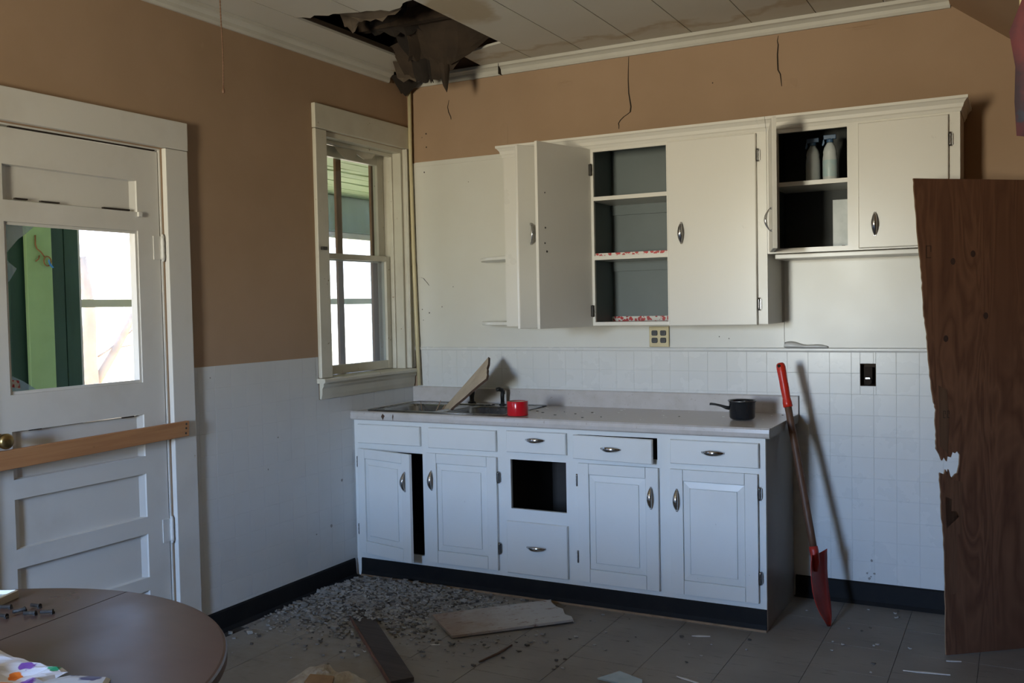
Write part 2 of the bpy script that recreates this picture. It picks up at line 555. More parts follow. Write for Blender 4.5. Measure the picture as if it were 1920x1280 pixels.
def tube(bm, pts, r, seg=10, caps=True, smooth=True):
    pts = [Vector(p) for p in pts]
    loops = []
    up = None
    for i, p in enumerate(pts):
        d = (pts[min(i+1, len(pts)-1)]-pts[max(i-1, 0)]).normalized()
        if up is None:
            up = Vector((0, 0, 1)) if abs(d.z) < 0.9 else Vector((1, 0, 0))
        s = d.cross(up).normalized()
        up = s.cross(d).normalized()
        rr = r[i] if isinstance(r, (list, tuple)) else r
        loops.append([p+s*rr*cos(2*pi*k/seg)+up*rr*sin(2*pi*k/seg) for k in range(seg)])
    loft(bm, loops, True, caps, caps, smooth)
    return bm


def rrect(x0, x1, y0, y1, z, r, n=6):
    out = []
    for cx, cy, a0 in ((x1-r, y1-r, 0), (x0+r, y1-r, 90), (x0+r, y0+r, 180), (x1-r, y0+r, 270)):
        for k in range(n+1):
            a = radians(a0+90*k/n)
            out.append(Vector((cx+r*cos(a), cy+r*sin(a), z)))
    return out


def link(o, parent=None):
    COL.objects.link(o)
    if parent is not None:
        o.parent = parent
    return o


def obj(name, bm, mat, parent=None, M=None, bev=0.0, solid=0.0, fix=True):
    if isinstance(bm, bmesh.types.BMesh):
        if fix:
            bmesh.ops.recalc_face_normals(bm, faces=bm.faces)
        me = bpy.data.meshes.new(name)
        bm.to_mesh(me)
        bm.free()
    else:
        me = bm
    if mat and not me.materials:
        me.materials.append(MATS[mat])
    o = bpy.data.objects.new(name, me)
    link(o, parent)
    if M is not None:
        o.matrix_local = M
    elif parent is not None and parent.type == 'EMPTY':
        o.location = -parent.location
    if bev:
        md = o.modifiers.new('bevel', 'BEVEL')
        md.width = bev
        md.segments = 2
        md.limit_method = 'ANGLE'
    if solid:
        md = o.modifiers.new('solid', 'SOLIDIFY')
        md.thickness = solid
        md.offset = 0
    return o


def root(name, loc, label=None, cat=None, group=None, kind=None):
    o = bpy.data.objects.new(name, None)
    link(o)
    o.location = loc
    o.empty_display_size = 0.05
    return tag(o, label, cat, group, kind)


def tag(o, label=None, cat=None, group=None, kind=None):
    if label:
        o['label'] = label
    if cat:
        o['category'] = cat
    if group:
        o['group'] = group
    if kind:
        o['kind'] = kind
    return o


def struct(o, label, cat):
    return tag(o, label, cat, None, 'structure')


# ================================================================== the setting
CEIL = 2.86
WALL_T = 0.20
X_R = 3.95        # right wall, out of the picture
Y_F = -6.60       # wall behind the photographer
ZW = 1.235        # top of the tiled wainscot

# ---- floor: vinyl squares, one object each where they can be seen
fl = B()
box(fl, -0.02, X_R+1.0, Y_F-0.02, 0.0, -0.05, -0.003)
floor = struct(obj('floor', fl, 'floor_gap'), 'grey brown vinyl tiled floor, dusty and worn', 'floor')
T = 0.3048
tile_me = {}
G = 0.0022
for i in range(-5, 8):
    for j in range(-9, 1):
        x0 = 1.600+i*T
        y0 = -0.020+j*T
        x1, y1 = x0+T, y0+T
        x0c, x1c, y1c = max(x0, 0.012), min(x1, X_R), min(y1, -0.012)
        if x1c-x0c < 0.03 or y1c-y0 < 0.02:
            continue
        if y0 > -0.62 and x1c < 2.2 and y0 > -0.5:
            continue                                     # under the cupboards
        key = (round(x1c-x0c, 3), round(y1c-y0, 3))
        if key not in tile_me:
            w, d = key
            b = B()
            box(b, G/2, w-G/2, G/2, d-G/2, -0.003, 0.0)
            me = bpy.data.meshes.new('floor_tile')
            b.to_mesh(me)
            b.free()
            me.materials.append(MATS['floor_tile'])
            tile_me[key] = me
        o = bpy.data.objects.new('floor_tile', tile_me[key])
        link(o, floor)
        o.location = (x0c, y0, random.uniform(-0.0006, 0.0004))
# make the tile materials follow the room, not each tile
for _n in ('floor_tile', 'white_tile', 'white_tile_dull'):
    _fm = MATS[_n].node_tree
    for n in list(_fm.nodes):
        if n.type == 'TEX_COORD':
            g = _fm.nodes.new('ShaderNodeNewGeometry')
            for l in list(n.outputs['Object'].links):
                _fm.links.new(g.outputs['Position'], l.to_socket)
b = B()
box(b, 0.012, X_R+0.9, Y_F, -0.02-9*T, -0.003, 0.0)
obj('floor_sheet', b, 'floor_tile', floor)

# ---- ceiling: long boards with open joints, two of them fallen down
cs = [0.865+0.3075*k for k in range(-3, 10)]     # board edges
ceil_root = struct(root('ceiling', (1.5, -2.5, CEIL)), 'white ceiling of long boards, water stained, with a torn hole', 'ceiling')
PT = 0.012


def ragged(pts, amp, n, seed):
    """insert wobbling points along a polyline (list of (x, y))"""
    rnd = random.Random(seed)
    out = []
    for (ax, ay), (bx_, by) in zip(pts[:-1], pts[1:]):
        L = math.hypot(bx_-ax, by-ay)
        for k in range(n):
            f = k/n
            o = rnd.uniform(-amp, amp) if k else 0
            out.append((ax+(bx_-ax)*f-(by-ay)/L*o, ay+(by-ay)*f+(bx_-ax)/L*o))
    out.append(pts[-1])
    return out


def ceil_poly(pts, mat='ceiling_board', name='ceiling_board', z=CEIL):
    b = B()
    prism(b, [(x, y, z) for x, y in pts], (0, 0, PT))
    return obj(name, b, mat, ceil_root)


g = 0.0022
y_edge = -0.03
for k, (a, c) in enumerate(zip(cs[:-1], cs[1:])):
    a2, c2 = max(a+g, 0.0), min(c-g, X_R)
    if k == 0:      # strip against the left wall, torn away at the corner
        edge = ragged([(c2, -0.40), (c2-0.03, -0.28), (0.16, -0.24), (0.07, -0.17), (0.0, -0.19)], 0.012, 4, 3)
        ceil_poly([(0.0, -2.6), (c2, -2.6)]+edge)
        ceil_poly([(0.0, Y_F), (c2, Y_F), (c2, -2.6-g), (0.0, -2.6-g)])
    elif k == 1:    # fallen
        edge = ragged([(c2, -1.20), (0.40, -1.235), (a2, -1.29)], 0.02, 5, 5)
        ceil_poly([(a2, -3.0), (c2, -3.0)]+edge)
        ceil_poly([(a2, Y_F), (c2, Y_F), (c2, -3.0-g), (a2, -3.0-g)])
    elif k == 2:    # fallen, a short end still up by the wall
        edge = ragged([(c2, -1.22), (0.72, -1.15), (a2, -1.20)], 0.02, 5, 6)
        ceil_poly([(a2, -2.7), (c2, -2.7)]+edge)
        ceil_poly([(a2, Y_F), (c2, Y_F), (c2, -2.7-g), (a2, -2.7-g)])
        edge = ragged([(a2, -0.27), (a2+0.12, -0.335), (c2, -0.393)], 0.006, 4, 8)
        ceil_poly([(c2, y_edge), (a2-0.02, y_edge)]+edge)
    else:
        if a > 2.95:
            a2 = max(a2, 3.0)
        ys = -2.2 - 0.35*(k % 3)
        c3 = c2
        if c > 2.95:   # the sloping ceiling starts here
            c3 = min(c2, 2.985)
        if c3-a2 > 0.02:
            ceil_poly([(a2, ys), (c3, ys), (c3, y_edge), (a2, y_edge)])
        ceil_poly([(a2, Y_F), (c2, Y_F), (c2, ys-g), (a2, ys-g)])
# dark void over the boards
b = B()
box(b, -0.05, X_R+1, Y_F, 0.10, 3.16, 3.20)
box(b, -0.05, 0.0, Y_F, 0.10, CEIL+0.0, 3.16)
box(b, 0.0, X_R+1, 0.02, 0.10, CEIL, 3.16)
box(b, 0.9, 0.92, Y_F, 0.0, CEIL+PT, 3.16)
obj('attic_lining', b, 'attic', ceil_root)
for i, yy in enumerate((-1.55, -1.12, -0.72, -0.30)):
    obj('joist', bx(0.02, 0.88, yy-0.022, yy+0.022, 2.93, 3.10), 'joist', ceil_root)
for i in range(5):
    x0 = 0.06+i*0.17
    obj('lath', bx(x0, x0+0.11, -1.6, -0.1, 3.105, 3.12), 'joist', ceil_root)
for i, (xx, ya, yb) in enumerate(((0.235, -1.3, -0.30), (0.885, -1.2, -0.1))):
    obj('batten', bx(xx-0.02, xx+0.02, ya, yb, CEIL+PT, CEIL+PT+0.022), 'joist', ceil_root)

# ---- walls


def wall_with_holes(bm, plane, a0, a1, z0, z1, t0, t1, holes):
    """slab along a (x or y) with rectangular holes [(a0,a1,z0,z1)]"""
    As = sorted({a0, a1, *[h[0] for h in holes], *[h[1] for h in holes]})
    for p, q in zip(As[:-1], As[1:]):
        hs = [h for h in holes if h[0] <= p+1e-6 and h[1] >= q-1e-6]
        zz = [z0]
        for h in sorted(hs, key=lambda h: h[2]):
            zz += [h[2], h[3]]
        zz.append(z1)
        for u, v in zip(zz[0::2], zz[1::2]):
            if v-u > 1e-4:
                if plane == 'x':
                    box(bm, t0, t1, p, q, u, v)
                else:
                    box(bm, p, q, t0, t1, u, v)


WIN = (-0.800, -0.070, 1.10, 2.43)
DOOR = (-2.765, -1.905, -0.003, 2.185)
b = B()
wall_with_holes(b, 'x', Y_F-0.2, 0.0, -0.1, 3.2, -WALL_T, 0.0, [WIN, DOOR])
wall_left = struct(obj('wall_left', b, 'plaster_beige'), 'beige plaster left wall with white tiled wainscot below', 'wall')
b = B()
wall_with_holes(b, 'y', -WALL_T, X_R+0.2, -0.1, 3.2, 0.0, WALL_T, [(2.588, 2.660, 1.060, 1.168)])
wall_back = struct(obj('wall_back', b, 'plaster_beige'), 'beige plaster back wall over white panels and tiled wainscot', 'wall')
b = B()
wall_with_holes(b, 'y', -WALL_T, X_R+1.2, -0.1, 3.2, Y_F-0.2, Y_F, [(RW['x0'], RW['x1'], RW['z0'], RW['z1'])])
struct(obj('wall_front', b, 'plaster_grey'), 'plain plaster wall behind the viewer with a small window', 'wall')
struct(obj('wall_right', bx(X_R, X_R+0.15, -2.3, 0.0, -0.1, 3.2), 'plaster_beige'), 'beige right wall hidden beyond the plywood', 'wall')
struct(obj('wall_side', bx(X_R+1.0, X_R+1.2, Y_F, -2.1, -0.1, 3.2), 'plaster_grey'), 'plain side wall of the room behind the viewer', 'wall')
# wing wall at the right edge of the picture
b = bx(3.345, X_R+1.0, -2.32, -2.20, 0, CEIL)
struct(obj('wall_wing', b, 'plaster_beige'), 'short wing wall at the right edge', 'wall')
struct(obj('trim_5', bx(3.2735, 3.3445, -2.335, -2.185, 2.10, CEIL), 'cream_plate', bev=0.003), 'cream painted head board above the curtain', 'trim')
# sloping ceiling under the stairs
b = B()
x0s, z0s, sl = 2.988, 2.812, 0.773
prism(b, [(x0s, -2.19, z0s), (X_R-0.002, -2.19, z0s-sl*(X_R-x0s)), (X_R-0.002, -2.19, 3.1), (x0s, -2.19, 3.1)], (0, 2.188, 0))
struct(obj('ceiling_slope', b, 'plaster_beige'), 'sloping beige ceiling under the stairs at upper right', 'ceiling')
# white smooth panels on the back wall above the wainscot
b = B()
box(b, 0.002, 2.23, -0.006, -0.0005, ZW+0.008, 2.350)
box(b, 2.232, 3.05, -0.006, -0.0005, ZW+0.008, 1.90)
box(b, 3.052, 3.6, -0.006, -0.0005, ZW+0.008, 1.85)
obj('wall_panel', b, 'white_panel', wall_back)
obj('panel_top_strip', bx(0.05, 0.80, -0.010, -0.0062, 2.325, 2.353), 'white_panel', wall_back, bev=0.002)
# cap moulding over the wainscot
b = B()
prism(b, [(0.0, -0.0005, ZW-0.012), (0.0, -0.010, ZW-0.012), (0.0, -0.014, ZW-0.004), (0.0, -0.014, ZW+0.004),
          (0.0, -0.007, ZW+0.010), (0.0, -0.0005, ZW+0.010)], (3.6, 0, 0))
obj('cap_moulding', b, 'white_tile', wall_back)
# loose buckled strip of caulking right of the cupboards
rows = []
for k in range(25):
    f = k/24
    x = 2.232+f*0.21
    h = 0.026*(1-f)**0.6*(0.8+0.3*sin(f*9))+0.003
    rows.append((x, h))
b = B()
loft(b, [[Vector((x, -0.0145, ZW+0.009)) for x, h in rows],
         [Vector((x, -0.024-0.3*h, ZW+0.012+0.3*h)) for x, h in rows],
         [Vector((x, -0.0075, ZW+0.012+h)) for x, h in rows]], False, smooth=True)
obj('loose_caulk', b, 'white_tile', wall_back, solid=0.002)

# wainscot: square tiles, each its own piece
tq = 0.1016
tm = {}


def wtile(parent, M, w, h, mat):
    key = (round(w, 3), round(h, 3), mat)
    if key not in tm:
        b = B()
        gp = 0.0009 if mat == 'white_tile' else 0.0004
        e = 0.0010 if mat == 'white_tile' else 0.0008
        d = 0.0014 if mat == 'white_tile' else 0.0012
        lo = [(gp/2, gp/2, 0), (gp/2, gp/2, d-e*0.7), (gp/2+e, gp/2+e, d)]
        loft(b, [[Vector((i, -y, j)) for i, j in ((p, q), (w-p, q), (w-p, h-q), (p, h-q))] for p, q, y in lo], True, False, True)
        bmesh.ops.recalc_face_normals(b, faces=b.faces)
        me = bpy.data.meshes.new('wall_tile')
        b.to_mesh(me)
        b.free()
        me.materials.append(MATS[mat])
        tm[key] = me
    o = bpy.data.objects.new('wall_tile', tm[key])
    link(o, parent)
    o.matrix_local = M
    return o


b = B()
wall_with_holes(b, 'y', 0.03, 3.6, 0.0, ZW-0.012, -0.003, -0.0005, [(2.588, 2.660, 1.060, 1.168)])
back_w = obj('wainscot', b, 'tile_grout', wall_back)
zt = ZW-0.013
xt0 = 2.243-tq*30
for r in range(12):
    z1 = zt-r*tq
    z0 = max(z1-tq, 0.09)
    if z1-z0 < 0.02:
        continue
    for c in range(0, 40):
        x0 = xt0+c*tq
        x1 = x0+tq
        if x1 > 3.16:
            continue
        x0 = max(x0, 0.03)
        if x1-x0 < 0.03:
            continue
        if x1 < 2.25 and z1 < 1.0:
            continue
        if x1 > 2.588 and x0 < 2.660 and z0 < 1.166 and z1 > 1.062:
            # cut round the empty socket
            cuts = []
            if x0 < 2.588:
                cuts.append((x0, min(2.588, x1), z0, z1))
            if x1 > 2.660:
                cuts.append((max(2.660, x0), x1, z0, z1))
            xa, xb = max(x0, 2.588), min(x1, 2.660)
            if z1 > 1.168:
                cuts.append((xa, xb, max(1.168, z0), z1))
            if z0 < 1.060:
                cuts.append((xa, xb, z0, min(1.060, z1)))
            for (p, q, u, v) in cuts:
                if q-p > 0.008 and v-u > 0.008:
                    wtile(back_w, Matrix.Translation((p, -0.003, u)), q-p, v-u, 'white_tile')
            continue
        wtile(back_w, Matrix.Translation((x0, -0.003, z0)), x1-x0, z1-z0, 'white_tile')
ZWL = 1.237
b = bx(0.0005, 0.003, -1.765, -0.898, 0.0, ZWL-0.006)
box(b, 0.0005, 0.003, -0.898, -0.0075, 0.0, 1.005)
left_w = obj('wainscot', b, 'white_tile_dull', wall_left)
RZ = Matrix.Rotation(radians(90), 4, 'Z')
for r in range(12):
    z1 = ZWL-0.006-r*tq
    z0 = max(z1-tq, 0.09)
    if z1-z0 < 0.02:
        continue
    for c in range(0, 18):
        y1 = -0.008-c*tq
        y0 = max(y1-tq, -1.765)
        if y1-y0 < 0.02:
            continue
        if y1 > -0.92 and z1 > 1.01:
            z1c = 1.005
            if y0 < -0.9:
                pass
            if z0 > 1.0:
                continue
        else:
            z1c = z1
        if y0 > -0.60 and z1 < 0.9:
            continue                                        # behind the cupboard
        wtile(left_w, Matrix.Translation((0.003, y0, z0)) @ RZ, y1-y0, min(z1, z1c)-z0, 'white_tile_dull')
# nail holes and scuffs
def fleck(parent, M, r, mat, name):
    b = B()
    ring = [Vector((r*random.uniform(.6, 1)*cos(2*pi*k/7), r*random.uniform(.6, 1.2)*sin(2*pi*k/7), 0)) for k in range(7)]
    loft(b, [[M @ p for p in ring], [M @ (p*0.7+Vector((0, 0, 0.0008))) for p in ring]], True, True, True)
    return obj(name, b, mat, parent)


MY = Matrix.Rotation(radians(90), 4, 'X')
for (x, z, r) in ((0.078, 1.469, 0.004), (0.128, 1.449, 0.006), (0.219, 1.483, 0.004), (0.084, 1.405, 0.003), (0.30, 1.60, 0.003), (0.115, 2.29, 0.005), (0.42, 2.21, 0.003), (1.95, 1.29, 0.003), (1.90, 1.30, 0.003)):
    fleck(wall_back, Matrix.Translation((x, -0.0062, z)) @ MY, r, 'crack_dark', 'nail_hole')
for (x, z, r) in ((0.13, 2.52, 0.006), (0.13, 2.44, 0.006), (0.10, 2.50, 0.003), (1.88, 2.60, 0.004)):
    fleck(wall_back, Matrix.Translation((x, -0.0002, z)) @ MY, r, 'crack_dark', 'nail_hole')
for (x, z, r) in ((2.636, 0.214, 0.007), (2.624, 0.125, 0.008), (2.648, 0.151, 0.007), (2.615, 0.150, 0.006), (2.632, 0.135, 0.005)):
    fleck(wall_back, Matrix.Translation((x, -0.0046, z)) @ MY, r, 'scuff', 'scuff')
MX = Matrix.Rotation(radians(90), 4, 'Y')
for (y, z, r) in ((-0.727, 0.549, 0.012), (-1.223, 0.848, 0.006), (-0.828, 0.321, 0.012), (-1.661, 1.179, 0.005), (-1.30, 0.70, 0.006), (-0.95, 0.30, 0.005)):
    fleck(wall_left, Matrix.Translation((0.0044, y, z)) @ MX, r, 'scuff', 'scuff')
# black cove bases
b = B()
prism(b, [(0.0008, -1.765, 0.0), (0.030, -1.765, 0.0), (0.018, -1.765, 0.016), (0.012, -1.765, 0.092), (0.008, -1.765, 0.10), (0.0008, -1.765, 0.10)], (0, 1.765-0.635, 0))
struct(obj('baseboard_left', b, 'black_base'), 'black vinyl cove base along the left wall', 'baseboard')
b = B()
prism(b, [(2.276, -0.0008, 0.0), (2.276, -0.032, 0.0), (2.276, -0.020, 0.018), (2.276, -0.014, 0.098), (2.276, -0.009, 0.106), (2.276, -0.0008, 0.106)], (1.6, 0, 0))
struct(obj('baseboard_back', b, 'black_base'), 'black vinyl cove base right of the cupboards', 'baseboard')

# crown mouldings
b = B()
cp = [(0, CEIL-0.062), (-0.012, CEIL-0.062), (-0.018, CEIL-0.05), (-0.020, CEIL-0.034), (-0.034, CEIL-0.022), (-0.045, CEIL-0.018), (-0.047, CEIL-0.001), (0, CEIL-0.001)]
prism(b, [(0.012, y-0.0005, z) for y, z in cp], (2.99-0.012, 0, 0))
crown = struct(obj('trim_1', b, 'crown_paint'), 'white crown moulding along the back wall', 'trim')
b = B()
prism(b, [(0.0005-y, -0.20, z) for y, z in cp], (0, -4.9, 0))
struct(obj('trim_2', b, 'crown_paint'), 'white crown moulding along the left wall', 'trim')
# black break in the back crown
obj('crown_crack', bx(0.656, 0.6588, -0.0485, -0.002, CEIL-0.064, CEIL-0.004), 'crack_dark', crown)


def crack(pts, wmax, plane, parent, off):
    """a dark open split in the plaster: thin wedge with its own depth"""
    n = len(pts)
    P, Q = [], []
    for i, (a, z) in enumerate(pts):
        w = wmax*(0.25+0.75*sin(pi*(i+0.3)/n))
        P.append((a-w/2, z))
        Q.append((a+w/2, z))
    b = B()
    lp = []
    for d in (off, off*0.2):
        ring = P+Q[::-1]
        lp.append([Vector((a, -d, z)) if plane == 'y' else Vector((d, a, z)) for a, z in ring])
    loft(b, lp, True)
    for i in range(n-1):
        b.verts.ensure_lookup_table()
        m = 2*n
        b.faces.new((b.verts[i], b.verts[i+1], b.verts[m-2-i], b.verts[m-1-i]))
    return obj('crack', b, 'crack_dark', parent)


crack([(1.426, 2.797), (1.423, 2.74), (1.421, 2.673), (1.423, 2.603), (1.430, 2.56), (1.434, 2.53), (1.430, 2.503), (1.412, 2.492), (1.393, 2.482), (1.372, 2.465), (1.362, 2.450), (1.364, 2.436), (1.363, 2.42)], 0.008, 'y', wall_back, 0.0012)
crack([(2.214, 2.790), (2.209, 2.765), (2.213, 2.745), (2.209, 2.70), (2.210, 2.65), (2.211, 2.622), (2.222, 2.600), (2.225, 2.57), (2.228, 2.54)], 0.007, 'y', wall_back, 0.0012)
crack([(0.296, 2.70), (0.286, 2.66), (0.292, 2.63), (0.306, 2.60), (0.308, 2.585)], 0.006, 'y', wall_back, 0.0012)
crack([(0.052, 1.660), (0.075, 1.662), (0.092, 1.657), (0.103, 1.645), (0.118, 1.63), (0.132, 1.612)], 0.004, 'y', wall_back, 0.0078)
# peeled paper flaps on the beige wall
for (x, z, w, h) in ((0.66, 2.46, 0.05, 0.16), (1.05, 2.70, 0.10, 0.03), (2.27, 2.55, 0.07, 0.05), (2.60, 2.77, 0.16, 0.018)):
    b = B()
    pts = [(x+w*random.uniform(-.5, -.35), z-h*.4), (x+w*.4, z-h*.5), (x+w*.5, z+h*.3), (x+w*.1, z+h*.5), (x-w*.45, z+h*.3)]
    c0 = b.verts.new((x, -0.006, z))
    vs = [b.verts.new((px, -0.0012, pz)) for px, pz in pts]
    for i in range(5):
        b.faces.new((c0, vs[i], vs[(i+1) % 5]))
    obj('loose_paper', b, 'plaster_beige', wall_back)

# ------------------------------------------------------------------ window_1 (left wall)
win = struct(root('window_1', (0, -0.43, 1.1)), 'white double hung wooden window beside the corner', 'window')
TRM = 'trim_old'
obj('head_casing', bx(0.0005, 0.026, -0.897, -0.004, 2.432, 2.562), TRM, win, bev=0.004)
obj('side_casing', bx(0.0005, 0.024, -0.895, -0.803, 1.118, 2.430), TRM, win, bev=0.004)
obj('side_casing', bx(0.0005, 0.024, -0.072, -0.008, 1.118, 2.430), TRM, win, bev=0.004)
obj('casing_bead', bx(0.0245, 0.034, -0.072, -0.058, 1.118, 2.430), TRM, win, bev=0.003)
b = B()
prism(b, [(-0.04, -0.91, 1.092), (0.050, -0.91, 1.092), (0.056, -0.91, 1.098), (0.056, -0.91, 1.110), (0.050, -0.91, 1.117), (-0.04, -0.91, 1.117)], (0, 0.875, 0))
obj('stool', b, TRM, win)
b = B()
prism(b, [(0.0005, -0.89, 1.008), (0.012, -0.89, 1.006), (0.018, -0.89, 1.03), (0.020, -0.89, 1.062), (0.030, -0.89, 1.076), (0.030, -0.89, 1.091), (0.0005, -0.89, 1.091)], (0, 0.875, 0))
obj('apron', b, TRM, win)
# jamb liners and stops
obj('jamb', bx(-0.198, -0.0005, -0.799, -0.783, 1.118, 2.43), TRM, win)
obj('jamb', bx(-0.198, -0.0005, -0.087, -0.071, 1.118, 2.43), TRM, win)
obj('head_jamb', bx(-0.198, -0.0005, -0.783, -0.087, 2.405, 2.43), TRM, win)
obj('sill', bx(-0.24, -0.041, -0.783, -0.087, 1.101, 1.117), TRM, win)
obj('stop', bx(-0.084, -0.058, -0.783, -0.771, 1.118, 2.405), TRM, win, bev=0.003)
obj('stop', bx(-0.084, -0.058, -0.099, -0.087, 1.118, 2.405), TRM, win, bev=0.003)
obj('stop', bx(-0.084, -0.058, -0.771, -0.099, 2.385, 2.405), TRM, win, bev=0.003)
# torn paint / cloth hanging from the head
b = B()
prism(b, [(-0.088, -0.62, 2.40), (-0.088, -0.56, 2.352), (-0.088, -0.50, 2.325), (-0.088, -0.44, 2.330), (-0.088, -0.40, 2.365), (-0.088, -0.33, 2.345), (-0.088, -0.26, 2.36), (-0.088, -0.20, 2.40)], (0.003, 0, 0))
obj('torn_paint', b, TRM, win)


def sash(x0, x1, y0, y1, z0, z1, st, top, bot, glass, nm):
    bb = B()
    box(bb, x0, x1, y0, y0+st, z0, z1)
    box(bb, x0, x1, y1-st, y1, z0, z1)
    box(bb, x0, x1, y0+st, y1-st, z0, z0+bot)
    box(bb, x0, x1, y0+st, y1-st, z1-top, z1)
    s = obj(nm, bb, TRM, win, bev=0.003)
    xm = (x0+x1)/2
    obj('glass_pane', bx(xm-0.0015, xm+0.0015, y0+st+0.0005, y1-st-0.0005, z0+bot+0.0005, z1-top-0.0005), glass, s)
    return s


sash(-0.160, -0.126, -0.780, -0.090, 1.755, 2.395, 0.062, 0.062, 0.036, 'glass_clear', 'upper_sash')
sash(-0.121, -0.087, -0.780, -0.090, 1.120, 1.792, 0.048, 0.032, 0.050, 'glass_hazy', 'lower_sash')
# brown storm frame bars outside
for (ya, yb) in ((-0.488, -0.440), (-0.156, -0.106)):
    obj('storm_bar', bx(-0.188, -0.170, ya, yb, 1.118, 2.404), 'brown_bar', win, bev=0.003)
obj('sash_lock', bx(0.0245, 0.040, -0.878, -0.840, 1.795, 1.812), 'dark_iron', win)

# ------------------------------------------------------------------ door_1 (left wall)
door = struct(root('door_1', (0, -2.33, 0)), 'white panelled back door with a broken glass light', 'door')
obj('head_casing', bx(0.0005, 0.028, -2.95, -1.772, 2.190, 2.312), 'trim_white', door, bev=0.003)
obj('side_casing', bx(0.0005, 0.026, -1.898, -1.774, 0.0, 2.188), 'trim_white', door, bev=0.003)
obj('side_casing', bx(0.0005, 0.026, -2.895, -2.772, 0.0, 2.188), 'trim_white', door, bev=0.003)
obj('jamb', bx(-0.199, -0.0005, -1.912, -1.9055, 0.0, 2.184), 'trim_white', door)
obj('jamb', bx(-0.199, -0.0005, -2.7645, -2.757, 0.0, 2.184), 'trim_white', door)
obj('head_jamb', bx(-0.199, -0.0005, -2.757, -1.912, 2.178, 2.1845), 'trim_white', door)
b = B()
dx0, dx1 = -0.046, -0.004
YS0, YS1 = -2.752, -1.918          # slab edges
PY0, PY1 = -2.634, -2.032          # panel edges
zr = [(0.03, 0.175), (0.335, 0.350), (0.540, 0.612), (0.798, 0.872), (1.052, 1.188), (1.826, 1.905), (2.036, 2.168)]
zr = [(0.012, 0.15), (0.300, 0.356), (0.542, 0.614), (0.800, 0.874), (1.052, 1.188), (1.826, 1.905), (2.036, 2.170)]
box(b, dx0, dx1, YS0, PY0, 0.012, 2.170)
box(b, dx0, dx1, PY1, YS1, 0.012, 2.170)
for (u, v) in zr:
    box(b, dx0, dx1, PY0, PY1, u, v)
slab = obj('door_leaf', b, 'trim_white', door)


def rects(y0, y1, z0, z1, specs):
    return [[Vector((x, y, z)) for y, z in ((y0+i, z0+i), (y1-i, z0+i), (y1-i, z1-i), (y0+i, z1-i))] for i, x in specs]


for (u, v) in zip(zr[:-1], zr[1:]):
    z0, z1 = u[1], v[0]
    if z0 > 1.15 and z1 < 1.85:
        # glazed light: putty bead and sharp broken pieces left in the frame
        bb = B()
        for (a, c, p, q) in ((PY0, PY0+0.012, z0, z1), (PY1-0.012, PY1, z0, z1), (PY0+0.012, PY1-0.012, z0, z0+0.012), (PY0+0.012, PY1-0.012, z1-0.012, z1)):
            box(bb, -0.022, -0.010, a+0.0005, c-0.0005, p+0.0005, q-0.0005)
        obj('glazing_bead', bb, 'trim_white', slab)
        sh = [[(PY0+0.012, z1-0.012), (PY0+0.012, 1.700), (PY0+0.030, 1.722), (PY0+0.070, 1.765), (PY0+0.10, 1.785), (PY0+0.135, z1-0.012)],
              [(PY0+0.012, 1.690), (PY0+0.060, 1.655), (PY0+0.030, 1.61), (PY0+0.012, 1.595)],
              [(PY0+0.012, 1.535), (PY0+0.018, 1.525), (PY0+0.012, 1.518)],
              [(PY0+0.012, 1.43), (PY0+0.022, 1.415), (PY0+0.012, 1.40)],
              [(PY0+0.012, z0+0.012), (PY0+0.12, z0+0.012), (PY0+0.07, z0+0.045), (PY0+0.012, z0+0.075)]]
        for s_ in sh:
            bb = B()
            prism(bb, [(-0.0295, y, z) for y, z in s_], (0.003, 0, 0))
            obj('glass_shard', bb, 'glass_shard', slab)
        bb = B()
        prism(bb, [(-0.0255, PY0+0.014, z0+0.03), (-0.0255, PY0+0.055, z0+0.018), (-0.0255, PY0+0.05, z0+0.05), (-0.0255, PY0+0.02, z0+0.055)], (0.001, 0, 0))
        obj('sticker', bb, 'shelf_paper', slab)
        continue
    bb = B()
    lo = []
    for (iy, iz, x) in ((0.0004, 0.0004, dx1-0.001), (0.004, 0.0012, dx1-0.005), (0.026, 0.0035, dx1-0.017), (0.05, 0.03, dx1-0.017)):
        lo.append([Vector((x, y, z)) for y, z in ((PY0+iy, z0+iz), (PY1-iy, z0+iz), (PY1-iy, z1-iz), (PY0+iy, z1-iz))])
    loft(bb, lo, True, False, True)
    obj('panel', bb, 'trim_white', slab)
# open splits at panel edges
for (ya, yb, z, h) in ((-2.585, -2.535, 1.910, 0.006), (-2.48, -2.40, 1.909, 0.005), (-2.20, -2.07, 1.906, 0.007),
                       (-2.56, -2.51, 1.048, 0.007), (-2.42, -2.33, 1.050, 0.006), (-2.14, -2.08, 1.0465, 0.009), (-2.6, -2.25, 2.1735, 0.006), (-2.25, -1.93, 2.1735, 0.008)):
    obj('split', bx(-0.0155, -0.0030 if z > 1.2 else -0.008, ya, yb, z, z+h), 'crack_dark', slab)
for zc in (1.759, 0.535):
    bb = B()
    tube(bb, [(0.006, -1.912, zc-0.05+k*0.0143) for k in range(8)], [0.008, 0.009, 0.0075, 0.009, 0.0075, 0.009, 0.0075, 0.008], 10)
    tube(bb, [(0.006, -1.912, zc-0.060), (0.006, -1.912, zc-0.05)], [0.003, 0.0075], 10)
    tube(bb, [(0.006, -1.912, zc+0.05), (0.006, -1.912, zc+0.060)], [0.0075, 0.003], 10)
    box(bb, -0.0035, 0.0005, -1.955, -1.918, zc-0.05, zc+0.05)
    obj('hinge', bb, 'trim_white', slab)
bb = B()
KM = Matrix.Translation((-0.004, -2.694, 1.028)) @ Matrix.Rotation(radians(90), 4, 'Y')
